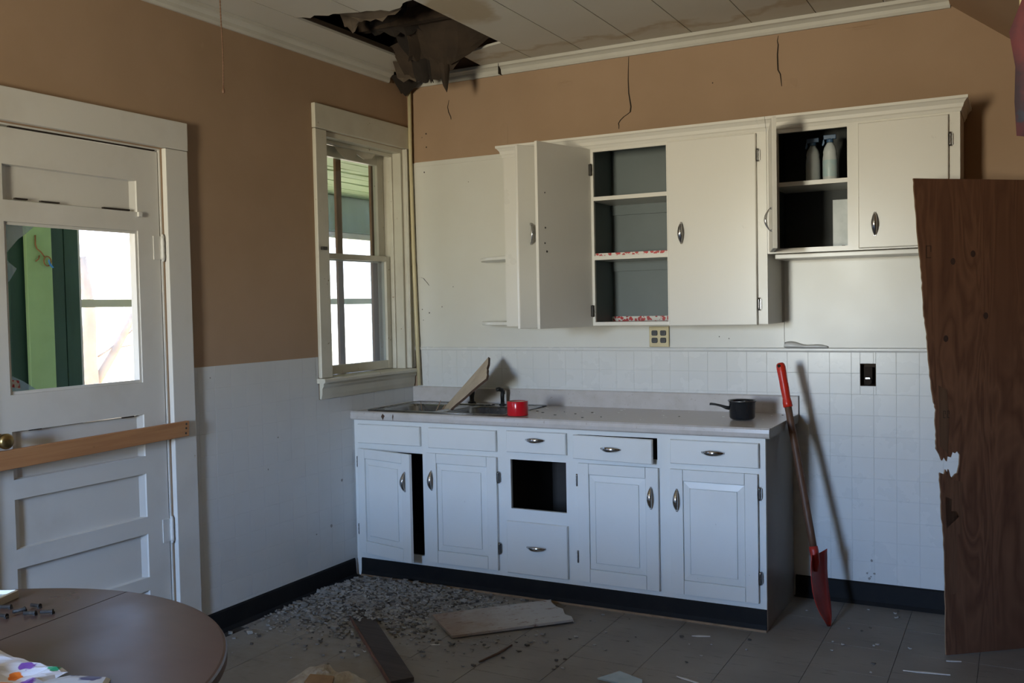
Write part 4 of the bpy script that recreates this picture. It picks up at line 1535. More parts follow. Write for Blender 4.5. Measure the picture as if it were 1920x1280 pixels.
def carcass(parent, x0, x1, z0, z1, ops, divs, shelves, mat_in):
    b = B()
    wall_with_holes(b, 'y', x0, x1, z0, z1, -DU, -DU+0.018, ops)
    obj('face_frame', b, 'white_wall_cabinet', parent)
    b = B()
    box(b, x0, x0+0.016, -DU+0.0185, YB, z0, z1)
    box(b, x1-0.016, x1, -DU+0.0185, YB, z0, z1)
    box(b, x0+0.0165, x1-0.0165, -DU+0.0185, YB, z0+0.002, z0+0.016)
    obj('side_panel', b, 'white_wall_cabinet', parent)
    b = B()
    box(b, x0+0.0165, x1-0.0165, -DU+0.0185, YB, z1-0.016, z1)
    box(b, x0+0.0165, x1-0.0165, YB-0.006, YB, z0+0.0165, z1-0.0165)
    for d in divs:
        box(b, d-0.008, d+0.008, -DU+0.0185, YB-0.0065, z0+0.0165, z1-0.0165)
    box(b, x0+0.0162, x0+0.018, -DU+0.0185, YB-0.0065, z0+0.0165, z1-0.0165)
    box(b, x1-0.018, x1-0.0162, -DU+0.0185, YB-0.0065, z0+0.0165, z1-0.0165)
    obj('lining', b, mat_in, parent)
    for (a, c, z) in shelves:
        s = obj('shelf', bx(a, c, -DU+0.0005, YB-0.0065, z, z+0.020), 'white_wall_cabinet', parent)
    return


wc = tag(root('wall_cabinet', (1.52, -0.15, 1.37)), 'tall white wall cupboard with two doors swung open, left of the pair', 'cabinet')
UX0, UX1, UZ0, UZ1 = 0.822, 2.222, 1.370, 2.318
carcass(wc, UX0, UX1, UZ0, UZ1, [(0.91, 1.285, 1.388, 2.256), (1.342, 1.732, 1.388, 2.256), (1.765, 2.150, 1.388, 2.256)], [1.313, 1.748],
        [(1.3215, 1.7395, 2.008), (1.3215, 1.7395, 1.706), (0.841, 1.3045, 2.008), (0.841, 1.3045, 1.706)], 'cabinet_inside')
crown_part(wc, UX0, UX1, 2.335, (True, False))
obj('shelf_paper', bx(1.322, 1.739, -DU+0.012, -DU+0.013, 1.7265, 1.7400), 'shelf_paper', wc)
obj('shelf_paper', bx(1.322, 1.739, -0.040, -0.039, 1.3865, 1.412), 'shelf_paper', wc)
obj('cleat', bx(1.322, 1.739, -0.030, -0.0145, 1.955, 2.0075), 'cabinet_inside', wc)
obj('cleat', bx(1.322, 1.739, -0.030, -0.0145, 1.655, 1.7055), 'cabinet_inside', wc)
# rounded open end shelves
for z in (1.732, 1.376):
    b = B()
    pts = [(UX0-0.0005, YB, z)]
    R_ = 0.285
    for k in range(17):
        a = pi/2*k/16
        pts.append((UX0-0.0005-R_*cos(a), YB-R_*sin(a), z))
    prism(b, pts, (0, 0, 0.018))
    obj('end_shelf', b, 'white_panel', wc, bev=0.003)


def up_door(parent, x0, x1, z0, z1, hinge, ang, handle_z, hz, black=False, hside=None):
    w, h = x1-x0, z1-z0
    b = slab_door(w, h)
    loc = Vector((x0 if hinge == 'L' else x1, -DU-0.0012, z0))-parent.location
    if hinge == 'R':
        for v in b.verts:
            v.co.x -= w
        M = Matrix.Translation(loc) @ Matrix.Rotation(ang, 4, 'Z')
        hx = -w+0.07
    else:
        M = Matrix.Translation(loc) @ Matrix.Rotation(-ang, 4, 'Z')
        hx = w-0.06
    d = obj('door', b, 'white_wall_cabinet', parent, M)
    obj('handle', PULL_V, None, d, Matrix.Translation((hx, -0.019, handle_z-z0)))
    for zc in hz:
        if black:
            m = Matrix.Translation((0.012 if hinge == 'L' else -0.012, 0.0045, zc-z0)) @ Matrix.Rotation(pi, 4, 'Z')
        else:
            m = Matrix.Translation((0.007 if hinge == 'R' else -0.007, -0.0062, zc-z0))
        obj('hinge', HINGE_B if black else HINGE_C, None, d, m)
    return d


d1 = up_door(wc, 0.890, 1.304, 1.366, 2.270, 'R', radians(56), 1.835, (2.16, 1.46), True)
d2 = up_door(wc, 1.328, 1.740, 1.366, 2.270, 'L', radians(105), 1.83, (2.165, 1.445), True)
up_door(wc, 1.742, 2.176, 1.366, 2.266, 'R', 0.0, 1.818, (2.164, 1.465))
for (x, z, r) in ((0.36, 0.66, 0.004), (0.36, 0.49, 0.005), (0.365, 0.415, 0.005), (0.352, 0.375, 0.006)):
    b = B()
    lathe(b, [(r, 0), (r*0.8, 0.0015), (0, 0.0018)], 8, Matrix.Translation((x, 0.0, z)) @ Matrix.Rotation(radians(-90), 4, 'X'))
    obj('screw_hole', b, 'dark_iron', d2)

wc2 = tag(root('wall_cabinet', (2.64, -0.15, 1.70)), 'short white wall cupboard above the shovel with one door ajar', 'cabinet')
VX0, VX1, VZ0, VZ1 = 2.2235, 3.045, 1.700, 2.318
carcass(wc2, VX0, VX1, VZ0, VZ1, [(2.276, 2.583, 1.722, 2.256), (2.66, 2.965, 1.735, 2.24)], [2.62], [(2.2425, 2.6115, 2.008), (2.6285, 3.0265, 2.008)], 'cabinet_shade_inside')
crown_part(wc2, VX0, VX1, 2.335, (False, True))
obj('bottom_mould', bx(2.24, 3.03, -0.24, -0.010, 1.676, 1.6995), 'white_wall_cabinet', wc2, bev=0.004)
up_door(wc2, 2.250, 2.606, 1.706, 2.272, 'L', radians(74.5), 1.835, (2.15, 1.80), True)
up_door(wc2, 2.632, 3.000, 1.706, 2.262, 'R', 0.0, 1.812, (2.157, 1.82))
obj('lit_back_patch', bx(2.47, 2.60, -0.020, -0.0142, 1.735, 1.96), 'bottle_white', wc2)  # pale sheet painting in the lit part of the cupboard back
obj('catch', bx(2.552, 2.566, -0.285, -0.272, 1.7165, 1.726), 'dark_iron', wc2)


# spray bottles on the short cupboard's shelf
def spray(x, y, z, s, label, h, lab):
    r = tag(root('spray_bottle', (x, y, z)), label, 'bottle', 'spray bottles in the short cupboard')
    T_ = Matrix.Translation((x, y, z+0.0005))
    b = B()
    lathe(b, [(0.0, 0), (0.030, 0), (0.033, 0.005), (0.033, 0.105), (0.030, 0.125), (0.031, 0.135), (0.026, 0.155), (0.016, 0.172), (0.013, 0.178)], 20, T_)
    obj('bottle', b, 'bottle_white', r)
    b = B()
    lathe(b, [(0.0335, 0.02), (0.0337, 0.021), (0.0337, 0.095), (0.0335, 0.096)], 20, T_, False, False)
    obj('label_band', b, lab, r)
    b = B()
    lathe(b, [(0.0155, 0.1785), (0.0155, 0.192), (0.010, 0.196)], 14, T_)
    box(b, x-0.028, x+0.028, y-0.008, y+0.008, z+0.194, z+0.214)
    prism(b, [(x-0.026, y-0.005, z+0.195), (x-0.022, y-0.005, z+0.180), (x-0.030, y-0.005, z+0.165), (x-0.036, y-0.005, z+0.168), (x-0.030, y-0.005, z+0.195)], (0, 0.010, 0))
    obj('trigger_head', b, 'trigger_blue', r, bev=0.002)
    return r


spray(2.492, -0.215, 2.028, 1, 'white spray bottle with a blue trigger, right one on the shelf', 0.2, 'bottle_label')
spray(2.405, -0.160, 2.028, 1, 'dim white spray bottle further back in the short cupboard', 0.2, 'bottle_white')

# ------------------------------------------------------------------ pipe in the corner
b = B()
tube(b, [(0.040, -0.034, 2.797), (0.036, -0.034, 2.37), (0.042, -0.034, 1.79), (0.052, -0.034, 1.35), (0.062, -0.034, 1.012)], 0.0115, 12)
pp = tag(root('corner_pipe', (0.06, -0.034, 1.01)), 'cream painted pipe running up the room corner', 'pipe')
obj('pipe', b, 'cream_pipe', pp)
# ------------------------------------------------------------------ outlets
ol = tag(root('outlet_plate', (1.579, -0.007, 1.245)), 'cream four socket outlet plate under the wall cupboard', 'outlet')
obj('plate', bx(1.524, 1.634, -0.0155, -0.0145, 1.251, 1.353), 'cream_plate', ol)
b = B()
loft(b, [[Vector((x, y, z)) for x, z in ((1.524+i, 1.247+i), (1.634-i, 1.247+i), (1.634-i, 1.355-i), (1.524+i, 1.355-i))] for i, y in ((0, -0.0145), (0, -0.017), (0.003, -0.0205))], True, True, True)
obj('bevelled_plate', b, 'cream_plate', ol)
for cx in (1.555, 1.603):
    for cz in (1.321, 1.282):
        b = B()
        lp = []
        for r, y in ((1.0, -0.0206), (1.0, -0.0235), (0.9, -0.0245)):
            lp.append([Vector((cx+r*max(-0.0165, min(0.0165, 0.0185*cos(a))), y, cz+r*max(-0.0140, min(0.0140, 0.0185*sin(a))))) for a in [2*pi*k/24 for k in range(24)]])
        loft(b, lp, True, True, True)
        s_ = obj('socket', b, 'black_plastic', ol)
        bb = B()
        for dx in (-0.005, 0.005):
            box(bb, cx+dx-0.001, cx+dx+0.001, -0.0249, -0.0244, cz-0.001, cz+0.007)
        obj('slot', bb, 'crack_dark', s_)
eb = tag(root('open_outlet', (2.624, 0.01, 1.06)), 'open black socket box without a cover in the tiled wall', 'outlet')
b = B()
x0, x1, z0, z1 = 2.5890, 2.6590, 1.0610, 1.1670
box(b, x0, x1, 0.045, 0.047, z0, z1)
box(b, x0, x0+0.002, -0.006, 0.045, z0, z1)
box(b, x1-0.002, x1, -0.006, 0.045, z0, z1)
box(b, x0+0.002, x1-0.002, -0.006, 0.045, z0, z0+0.002)
box(b, x0+0.002, x1-0.002, -0.006, 0.045, z1-0.002, z1)
obj('box', b, 'bare_hole', eb)
b = B()
lathe(b, [(0.017, 0), (0.017, 0.034), (0.014, 0.037)], 20, Matrix.Translation((2.626, 0.024, 1.082)) @ Matrix.Rotation(radians(90), 4, 'X'))
lathe(b, [(0.016, 0), (0.016, 0.022), (0.013, 0.025)], 20, Matrix.Translation((2.622, 0.024, 1.132)) @ Matrix.Rotation(radians(90), 4, 'X'))
box(b, 2.605, 2.643, 0.0, 0.02, 1.07, 1.15)
obj('receptacle', b, 'crack_dark', eb)
obj('screw_tab', bx(2.613, 2.634, -0.013, -0.0115, 1.094, 1.102), 'steel', eb)

# ------------------------------------------------------------------ shovel
sv = tag(root('shovel', (2.50, -0.43, 0)), 'red bladed shovel leaning on the counter end with red grip', 'shovel')
tip = Vector((2.503, -0.435, 0.006))
top = Vector((2.268, -0.262, 1.165))
ax = (tip-top).normalized()            # down the shaft
soc = Vector((2.437, -0.386, 0.33))
# shaft: from grip to socket
b = B()
pts = [top.lerp(soc, f) for f in (0.12, 0.3, 0.5, 0.7, 0.9, 1.0)]
tube(b, pts, [0.0165, 0.0165, 0.0175, 0.0175, 0.017, 0.016], 14)
obj('shaft', b, 'handle_wood', sv)
b = B()
gp = [top.lerp(soc, f) for f in (-0.022, -0.015, 0.0, 0.03, 0.07, 0.12, 0.175, 0.20, 0.222, 0.225)]
tube(b, gp, [0.012, 0.019, 0.0215, 0.0215, 0.020, 0.0205, 0.0185, 0.022, 0.022, 0.0175], 16)
gr = obj('grip', b, 'red_grip', sv)
b = B()
gd = (top-CAM).normalized()
lathe(b, [(0.008, 0), (0.0065, 0.003), (0, 0.003)], 12, Matrix.Translation(top+Vector((-0.004, -0.0205, 0.006))) @ Matrix.Rotation(radians(95), 4, 'X'))
obj('grip_hole', b, 'crack_dark', gr)
# blade: dished, shoulders at the top, rounded point
wdir = Vector((0.16, 0.987, 0))
wdir = (wdir-ax*wdir.dot(ax)).normalized()
nd = ax.cross(wdir).normalized()
if nd.x > 0:
    nd = -nd
LB = (tip-soc).length
b = B()
rows = []
nv, nu = 16, 10
for j in range(nv+1):
    f = j/nv
    c = soc.lerp(tip, f)
    if f < 0.08:
        hw = 0.094
    else:
        hw = 0.098*(1-max(0, (f-0.35)/0.65)**2.6)**0.75 if f > 0.35 else 0.098
    hw = max(hw, 0.003)
    row = []
    for i in range(nu+1):
        u = -1+2*i/nu
        dish = 0.026*(u*u)*(1-0.5*f)
        curve = -0.020*sin(pi*f)
        row.append(c+wdir*hw*u+nd*(dish+curve)*-1+ax*(0.018*(1-u*u) if j == 0 else 0))
    rows.append(row)
loft(b, rows, False, smooth=True)
zmin = min(v.co.z for v in b.verts)
for v in b.verts:
    if v.co.z < 0.0016:
        v.co.z = 0.0016
bl = obj('blade', b, 'red_paint', sv, solid=0.0026)
b = B()
tube(b, [soc+ax*0.09+nd*0.01, soc+ax*0.05, soc+ax*0.0, soc-ax*0.022], [0.010, 0.017, 0.0205, 0.0195], 14)
obj('socket', b, 'red_paint', sv)

# ------------------------------------------------------------------ plywood sheet at the right
pw = tag(root('plywood_sheet', (3.003, -0.593, 0)), 'dark reddish plywood sheet with a torn edge leaning at right', 'plywood')
BX = Vector((0.80, 0.60, 0)).normalized()
P0 = Vector((3.003, -0.593, 0.0))
lean = Vector((-0.6, 0.8, 0))*0.02     # top tips back a little


def pw_pt(s, z):
    return P0+BX*s+Vector((0, 0, z))+lean*(z/1.95)


# left outline, bottom to top: (s, z)
left = [(0.0, 0.004), (0.001, 0.20), (-0.002, 0.40), (-0.010, 0.52), (-0.016, 0.62), (-0.018, 0.70), (-0.022, 0.755),
        (-0.018, 0.760), (0.000, 0.752), (0.004, 0.772), (0.012, 0.752), (0.020, 0.772), (0.026, 0.745), (0.036, 0.735), (0.046, 0.750), (0.058, 0.755), (0.070, 0.790),
        (0.068, 0.830), (0.056, 0.848), (0.046, 0.838), (0.036, 0.845), (0.030, 0.822), (0.016, 0.826), (0.010, 0.806), (0.000, 0.826), (-0.010, 0.81),
        (-0.020, 0.835), (-0.034, 0.860), (-0.034, 0.90), (-0.038, 0.96), (-0.036, 1.02), (-0.046, 1.06), (-0.055, 1.12), (-0.062, 1.20), (-0.070, 1.30),
        (-0.076, 1.36), (-0.083, 1.42), (-0.090, 1.50), (-0.094, 1.58), (-0.104, 1.68), (-0.112, 1.80), (-0.120, 1.90), (-0.124, 1.963)]
rnd = random.Random(11)
left = [(s+(rnd.uniform(-0.0025, 0.0025) if 0.1 < z < 1.9 else 0), z) for s, z in left]
# add fine raggedness between points on long runs
fine = []
for (a, c) in zip(left[:-1], left[1:]):
    fine.append(a)
    if c[1]-a[1] > 0.04:
        for k in range(1, 4):
            f = k/4
            fine.append((a[0]+(c[0]-a[0])*f+rnd.uniform(-0.0022, 0.0022), a[1]+(c[1]-a[1])*f))
fine.append(left[-1])
poly = [pw_pt(s, z) for s, z in fine]+[pw_pt(0.90, 1.95), pw_pt(0.90, 0.012)]
nrm = Vector((-0.6, 0.8, 0))
b = B()
loft(b, [[p for p in poly], [p+nrm*0.0045 for p in poly]], True, True, True)
obj('face_veneer', b, 'plywood', pw)
b = B()
inner = [pw_pt(s+0.002, z) for s, z in fine]+[pw_pt(0.90, 1.94), pw_pt(0.90, 0.013)]
loft(b, [[p+nrm*0.0047 for p in inner], [p+nrm*0.013 for p in inner]], True, True, True)
obj('core_plies', b, 'splinter', pw)
# peeled veneer: bare strips where the face has come away near the edge
for (pts, mt) in (([(0.004, 0.25), (0.050, 0.26), (0.052, 0.50), (0.075, 0.51), (0.076, 0.72), (0.004, 0.735), (-0.010, 0.62)], 'handle_wood'),
                  ([(0.004, 0.53), (0.06, 0.575), (0.05, 0.60), (0.025, 0.60), (0.03, 0.65), (0.0, 0.66)], 'patch_wood'),
                  ([(-0.022, 0.87), (0.012, 0.84), (0.02, 0.95), (0.012, 1.10), (-0.026, 1.12)], 'patch_wood')):
    b = B()
    prism(b, [pw_pt(s+0.001, z)-nrm*0.0012 for s, z in pts], nrm*0.0010)
    obj('bare_patch', b, mt, pw)
# printed grade marks
for (s, z, w, h) in ((-0.074, 1.640, 0.022, 0.05), (-0.005, 0.985, 0.010, 0.03), (0.012, 0.985, 0.010, 0.03)):
    b = B()
    t_ = 0.0022
    for (a, c, u, v) in ((s, s+w, z, z+t_), (s, s+w, z+h-t_, z+h), (s, s+t_, z, z+h), (s+w-t_, s+w, z+h*0.5, z+h)):
        prism(b, [pw_pt(a, u)-nrm*0.0016, pw_pt(c, u)-nrm*0.0016, pw_pt(c, v)-nrm*0.0016, pw_pt(a, v)-nrm*0.0016], nrm*0.0003)
    obj('grade_mark', b, 'crack_dark', pw)
for (s, z) in ((0.045, 1.625), (0.135, 1.655), (0.01, 1.31), (0.19, 1.40)):
    b = B()
    c = pw_pt(s, z)-nrm*0.0008
    ring = [c+BX*0.011*cos(2*pi*k/12)+Vector((0, 0, 0.014*sin(2*pi*k/12))) for k in range(12)]
    loft(b, [ring, [p+nrm*0.0006 for p in ring]], True, True, True)
    obj('knot', b, 'knot', pw)

# ------------------------------------------------------------------ curtain and pull chain
b = B()
rows = []
for j in range(13):
    f = j/12
    z = 2.80-f*(2.80-1.842)
    row = []
    for i in range(15):
        u = i/14
        wv = 0.012*sin(u*16+f*2.0)+0.004*sin(f*9)
        xl = 3.262+0.006*sin(f*15)+0.004*sin(f*31+1)
        if z > 2.10:
            xl += 0.030*min(1, (z-2.10)/0.08)
        row.append(Vector((xl+u*0.30, -2.36-0.02+wv, z+(random.uniform(-.008, .008) if j == 12 else 0))))
    rows.append(row)
loft(b, rows, False, smooth=True)
cu = tag(obj('curtain', b, 'curtain', solid=0.002), 'dark red patterned curtain hanging at the upper right edge', 'curtain')
cch = tag(root('pull_chain', (0.666, -2.2, 2.30)), 'thin rusty pull chain hanging from the ceiling', 'chain')
b = B()
zz = 2.31
pts, rs = [], []
while zz < CEIL-0.004:
    f = (zz-2.31)/(CEIL-2.31)
    pts.append((0.668+0.003*sin(f*8), -2.2, zz))
    rs.append(0.0030 if len(pts) % 2 else 0.0018)
    zz += 0.006
pts.append((0.671, -2.2, CEIL-0.0005))
rs.append(0.003)
tube(b, pts, rs, 6)
obj('links', b, 'chain', cch)
b = B()
lathe(b, [(0.002, 0.0), (0.0055, 0.004), (0.006, 0.012), (0.003, 0.022), (0.002, 0.026)], 10, Matrix.Translation((0.668, -2.2, 2.285)))
obj('bell_end', b, 'chain', cch)

# ------------------------------------------------------------------ torn material hanging out of the ceiling hole


def hang(name, top_a, top_b, bot, mat, label, seed, amp=0.02, wave=0.03, tears=7, curl=0.0, group=None):
    """a sagging torn sheet between a top edge (a to b) and a ragged lower edge (list of points left to right)"""
    rnd = random.Random(seed)
    a, c = Vector(top_a), Vector(top_b)
    bot = [Vector(p) for p in bot]
    n = len(bot)*3-2
    rows = []
    m = 9
    for j in range(m+1):
        f = j/m
        row = []
        for i in range(n):
            u = i/(n-1)
            k = u*(len(bot)-1)
            k0 = min(int(k), len(bot)-2)
            e = bot[k0].lerp(bot[k0+1], k-k0)
            p = a.lerp(c, u).lerp(e, f)
            nv_ = noise.noise_vector(p*6+Vector((seed, 0, 0)))
            p = p+Vector((nv_.x, nv_.y, nv_.z*0.4))*wave*sin(pi*min(f*1.2, 1)*0.5)
            if j == m:
                p.z += rnd.uniform(-amp, amp)
            row.append(p)
        rows.append(row)
    b = B()
    loft(b, rows, False, smooth=False)
    return tag(obj(name, b, mat, solid=0.004), label, 'debris', group)


G_ = 'torn sheets hanging from the ceiling hole'
hang('hanging_board', (0.56, -0.80, 3.06), (0.875, -0.74, 3.04), [(0.36, -0.52, 2.79), (0.41, -0.47, 2.83), (0.47, -0.45, 2.80), (0.53, -0.44, 2.78), (0.60, -0.42, 2.79), (0.84, -0.44, 2.90)], 'debris_brown',
     'large brown torn sheet hanging through the middle of the ceiling hole', 2, 0.012, 0.03, group=G_)
hang('hanging_board', (0.36, -0.66, 2.97), (0.50, -0.60, 2.97), [(0.33, -0.42, 2.73), (0.38, -0.40, 2.70), (0.43, -0.40, 2.73), (0.46, -0.40, 2.70)], 'debris_dark',
     'dark folded strip hanging lowest from the ceiling hole', 5, 0.02, 0.04, group=G_)
hang('hanging_board', (0.47, -0.50, 2.86), (0.62, -0.44, 2.86), [(0.45, -0.42, 2.72), (0.50, -0.41, 2.72), (0.525, -0.40, 2.635), (0.545, -0.40, 2.75), (0.62, -0.40, 2.80)], 'debris_brown',
     'pointed brown tatter dangling below the ceiling hole', 9, 0.010, 0.02, group=G_)
hang('hanging_board', (0.24, -0.52, 2.90), (0.40, -0.50, 2.95), [(0.235, -0.36, 2.78), (0.29, -0.36, 2.765), (0.35, -0.37, 2.755), (0.40, -0.38, 2.76)], 'debris_brown',
     'brown torn sheet edge against the broken ceiling board', 12, 0.012, 0.025, group=G_)
hang('hanging_paper', (0.18, -0.40, 2.855), (0.36, -0.38, 2.84), [(0.10, -0.24, 2.80), (0.20, -0.20, 2.79), (0.30, -0.20, 2.775), (0.40, -0.22, 2.76)], 'debris_paper',
     'greyish paper flap sagging over the room corner', 15, 0.015, 0.02, group=G_)
hang('hanging_paper', (0.02, -0.20, 2.84), (0.12, -0.16, 2.84), [(0.008, -0.075, 2.765), (0.04, -0.07, 2.745), (0.08, -0.06, 2.775), (0.14, -0.10, 2.80)], 'debris_dark',
     'dark rag of paper hanging in the room corner', 18, 0.01, 0.01, group=G_)
hang('hanging_paper', (0.30, -1.05, 2.97), (0.42, -1.02, 2.98), [(0.27, -0.96, 2.90), (0.31, -0.94, 2.86), (0.36, -0.95, 2.90), (0.42, -0.95, 2.91)], 'debris_paper',
     'small pale flap inside the left of the ceiling hole', 21, 0.012, 0.02, group=G_)
hang('hanging_paper', (0.40, -1.22, 2.88), (0.72, -1.16, 2.875), [(0.40, -1.12, 2.90), (0.50, -1.10, 2.86), (0.60, -1.08, 2.85), (0.72, -1.10, 2.87)], 'debris_paper',
     'curled pale paper along the near edge of the ceiling hole', 24, 0.012, 0.02, group=G_)
hang('hanging_board', (0.30, -0.90, 3.02), (0.55, -0.75, 3.04), [(0.30, -0.70, 2.91), (0.38, -0.68, 2.92), (0.46, -0.66, 2.90), (0.52, -0.62, 2.93)], 'debris_dark',
     'dark crumpled insulation inside the ceiling hole', 27, 0.02, 0.05, group=G_)
# ------------------------------------------------------------------ round table, lower left
tcx, tcy, tr_, tz = 1.247, -3.783, 0.667, 0.74
tbl = tag(root('round_table', (tcx, tcy, 0)), 'round dark brown wooden table in the lower left foreground', 'table')
sd = Vector((1.22-1.177, -3.514+3.132, 0)).normalized()      # direction of the leaf joint


def half_top(sign):
    b = B()
    s0 = Vector((1.177, -3.132, 0))
    pr_ = Vector((-sd.y, sd.x, 0))*sign
    pts = []
    for k in range(145):
        a = 2*pi*k/144
        p = Vector((tcx+tr_*cos(a), tcy+tr_*sin(a), 0))
        pts.append(p)
    off = (Vector((tcx, tcy, 0))-s0).dot(pr_)
    keep = [p for p in pts[:-1] if (p-s0).dot(pr_) > 0.0018]
    # keep in order starting after the gap
    idx = [i for i, p in enumerate(pts[:-1]) if (p-s0).dot(pr_) > 0.0018]
    st = 0
    for q in range(len(idx)):
        if (idx[q]-idx[q-1]) % 144 != 1:
            st = q
    ordp = [pts[i] for i in idx[st:]+idx[:st]]

    def clip(p, q):
        a, c = (p-s0).dot(pr_)-0.0018, (q-s0).dot(pr_)-0.0018
        return p.lerp(q, a/(a-c))
    i0 = idx[st]
    i1 = (idx[st-1]) % 144
    ordp = [clip(pts[i0], pts[(i0-1) % 144])]+ordp+[clip(pts[i1], pts[(i1+1) % 144])]
    cen = Vector((tcx, tcy, 0))
    lo = []
    for z, e in ((tz-0.028, 0.004), (tz-0.024, 0.0), (tz-0.006, 0.0), (tz-0.001, 0.003), (tz, 0.008)):
        lo.append([Vector(((p.x-cen.x)*(1-e/tr_)+cen.x, (p.y-cen.y)*(1-e/tr_)+cen.y, z)) for p in ordp])
    loft(b, lo, True, True, True)
    return b


obj('top_leaf', half_top(1), 'table_top', tbl)
obj('top_leaf', half_top(-1), 'table_top', tbl)
b = B()
lathe(b, [(0.07, 0.0), (0.085, 0.05), (0.055, 0.14), (0.05, 0.3), (0.075, 0.42), (0.06, 0.55), (0.09, 0.62), (0.16, 0.70), (0.16, 0.711)], 24, Matrix.Translation((tcx, tcy, 0.0)))
obj('pedestal', b, 'table_top', tbl)
for k in range(4):
    a = k*pi/2+0.4
    b = B()
    d = Vector((cos(a), sin(a), 0))
    c = Vector((tcx, tcy, 0))
    tube(b, [c+d*0.05+Vector((0, 0, 0.16)), c+d*0.2+Vector((0, 0, 0.11)), c+d*0.36+Vector((0, 0, 0.035)), c+d*0.42+Vector((0, 0, 0.022))], [0.03, 0.028, 0.022, 0.02], 10)
    obj('foot', b, 'table_top', tbl)
# things lying on the table
b = B()
rows = []
for j in range(25):
    row = []
    for i in range(29):
        u, v = i/28, j/24
        x = 1.20+u*0.36
        y = -3.93+v*0.33
        h = 0.008+0.070*max(0, noise.noise(Vector((x*9, y*9, 2.2)))+0.42)*sin(pi*u)**0.5*sin(pi*v)**0.4+0.012*abs(noise.noise(Vector((x*26, y*26, 1))))+0.045*math.exp(-((x-1.365)**2+(y+3.655)**2)/0.0022)+0.03*math.exp(-((x-1.45)**2+(y+3.70)**2)/0.0012)
        wob = 0.018*noise.noise(Vector((x*14, y*14, 7.0)))
        row.append(Vector((x+wob, y+wob*0.8, tz+h)))
    rows.append(row)
loft(b, rows, False, smooth=False)
tag(obj('wrapping_paper', b, 'flower_print', solid=0.001), 'crumpled white wrapping paper with bright printed flowers on the table', 'paper')
b = B()
P_ = [Vector((1.52, -3.70, tz+0.001)), Vector((1.735, -3.665, tz+0.001)), Vector((1.660, -3.572, tz+0.001)), Vector((1.575, -3.600, tz+0.001))]
cc = sum(P_, Vector())/4
loft(b, [P_, [p+Vector((0, 0, 0.004)) for p in P_], [p.lerp(cc, 0.12)+Vector((0, 0, 0.010)) for p in P_], [p.lerp(cc, 0.5)+Vector((0, 0, 0.013)) for p in P_]], True, True, True)
tag(obj('foil_packet', b, 'pack_print'), 'flat shiny grey packet beside the flowered wrapping paper', 'packet')
ty_ = tag(root('picture_tray', (0.93, -3.33, tz)), 'pale framed plate at the far left edge of the table', 'tray')
q = [Vector((0.80, -3.37, 0)), Vector((0.955, -3.284, 0)), Vector((0.985, -3.372, 0)), Vector((0.86, -3.46, 0))]
cc = sum(q, Vector())/4


def zq(ps, z, k=0.0):
    return [p.lerp(cc, k)+Vector((0, 0, tz+z)) for p in ps]


b = B()
loft(b, [zq(q, 0.0008), zq(q, 0.020), zq(q, 0.022, 0.06), zq(q, 0.012, 0.12)], True, True, False)
obj('frame', b, 'trim_old', ty_)
b = B()
loft(b, [zq(q, 0.008, 0.13), zq(q, 0.012, 0.13)], True, True, True)
obj('picture', b, 'glass_piece', ty_)
spots = [(1.016, -3.362, 0.5), (1.075, -3.365, 1.4), (1.078, -3.322, 0.1), (1.120, -3.368, 0.5), (1.150, -3.343, 0.6), (1.075, -3.410, 0.15)]
ml = []
for i, (x, y, a) in enumerate(spots):
    d = Vector((cos(a), sin(a), 0))
    p = Vector((x, y, tz+0.0066))
    b = B()
    tube(b, [p-d*0.016, p+d*0.010, p+d*0.012, p+d*0.014], [0.0045, 0.0045, 0.0065, 0.006], 8)
    box(b, p.x+d.x*0.012-0.004, p.x+d.x*0.012+0.004, p.y+d.y*0.012-0.004, p.y+d.y*0.012+0.004, tz+0.0005, tz+0.006)
    tag(obj('bolt', b, 'bolt'), ('dark bolt nearest the pale tray on the table', 'dark bolt in the middle of the loose bolts', 'dark bolt lying farthest back on the table', 'longest dark bolt in front of the group', 'dark bolt farthest right on the table', 'dark bolt at the left front of the group')[i], 'bolt', 'loose bolts on the table')

# ------------------------------------------------------------------ things on the floor
# fallen white board near the base cupboard
fb = tag(root('fallen_board', (0.79, -1.07, 0)), 'whitish stained ceiling board lying on the floor before the cupboard', 'board')
c0, c1, c2, c3 = Vector((0.795, -1.075, 0.018)), Vector((1.225, -0.665, 0.030)), Vector((1.435, -0.865, 0.020)), Vector((1.035, -1.280, 0.016))
eu = (c1-c0).normalized()
ev = Vector((0, 0, 1)).cross(eu).normalized()*-1


def loc2(p):
    d = p-c0
    return (d.dot(eu), d.dot(ev), p.z)


pl = [loc2(c0)]+[loc2(c0.lerp(c1, 1))]
for k in range(1, 8):
    p = c1.lerp(c2, k/8)+eu*random.uniform(-0.016, 0.010)
    pl.append(loc2(p))
pl += [loc2(c2), loc2(c3)]
b = B()
lo = [[Vector((x, -y, z-0.011)) for x, y, z in pl], [Vector((x, -y, z)) for x, y, z in pl]]
loft(b, lo, True, True, True)
Mb = Matrix(((eu.x, -ev.x, 0, c0.x), (eu.y, -ev.y, 0, c0.y), (0, 0, 1, 0), (0, 0, 0, 1)))
o = obj('board', b, 'fallen_board', fb, Matrix.Translation(-fb.location) @ Mb)
b = B()
tpl = [Vector((x, -y, z)) for x, y, z in pl[1:10]]
loft(b, [[p+Vector((0.001, 0, 0.0005)) for p in tpl], [p+Vector((0.005, 0, -0.012)) for p in tpl]], False)
obj('torn_edge', b, 'chip_pale', fb, Matrix.Translation(-fb.location) @ Mb, solid=0.004)
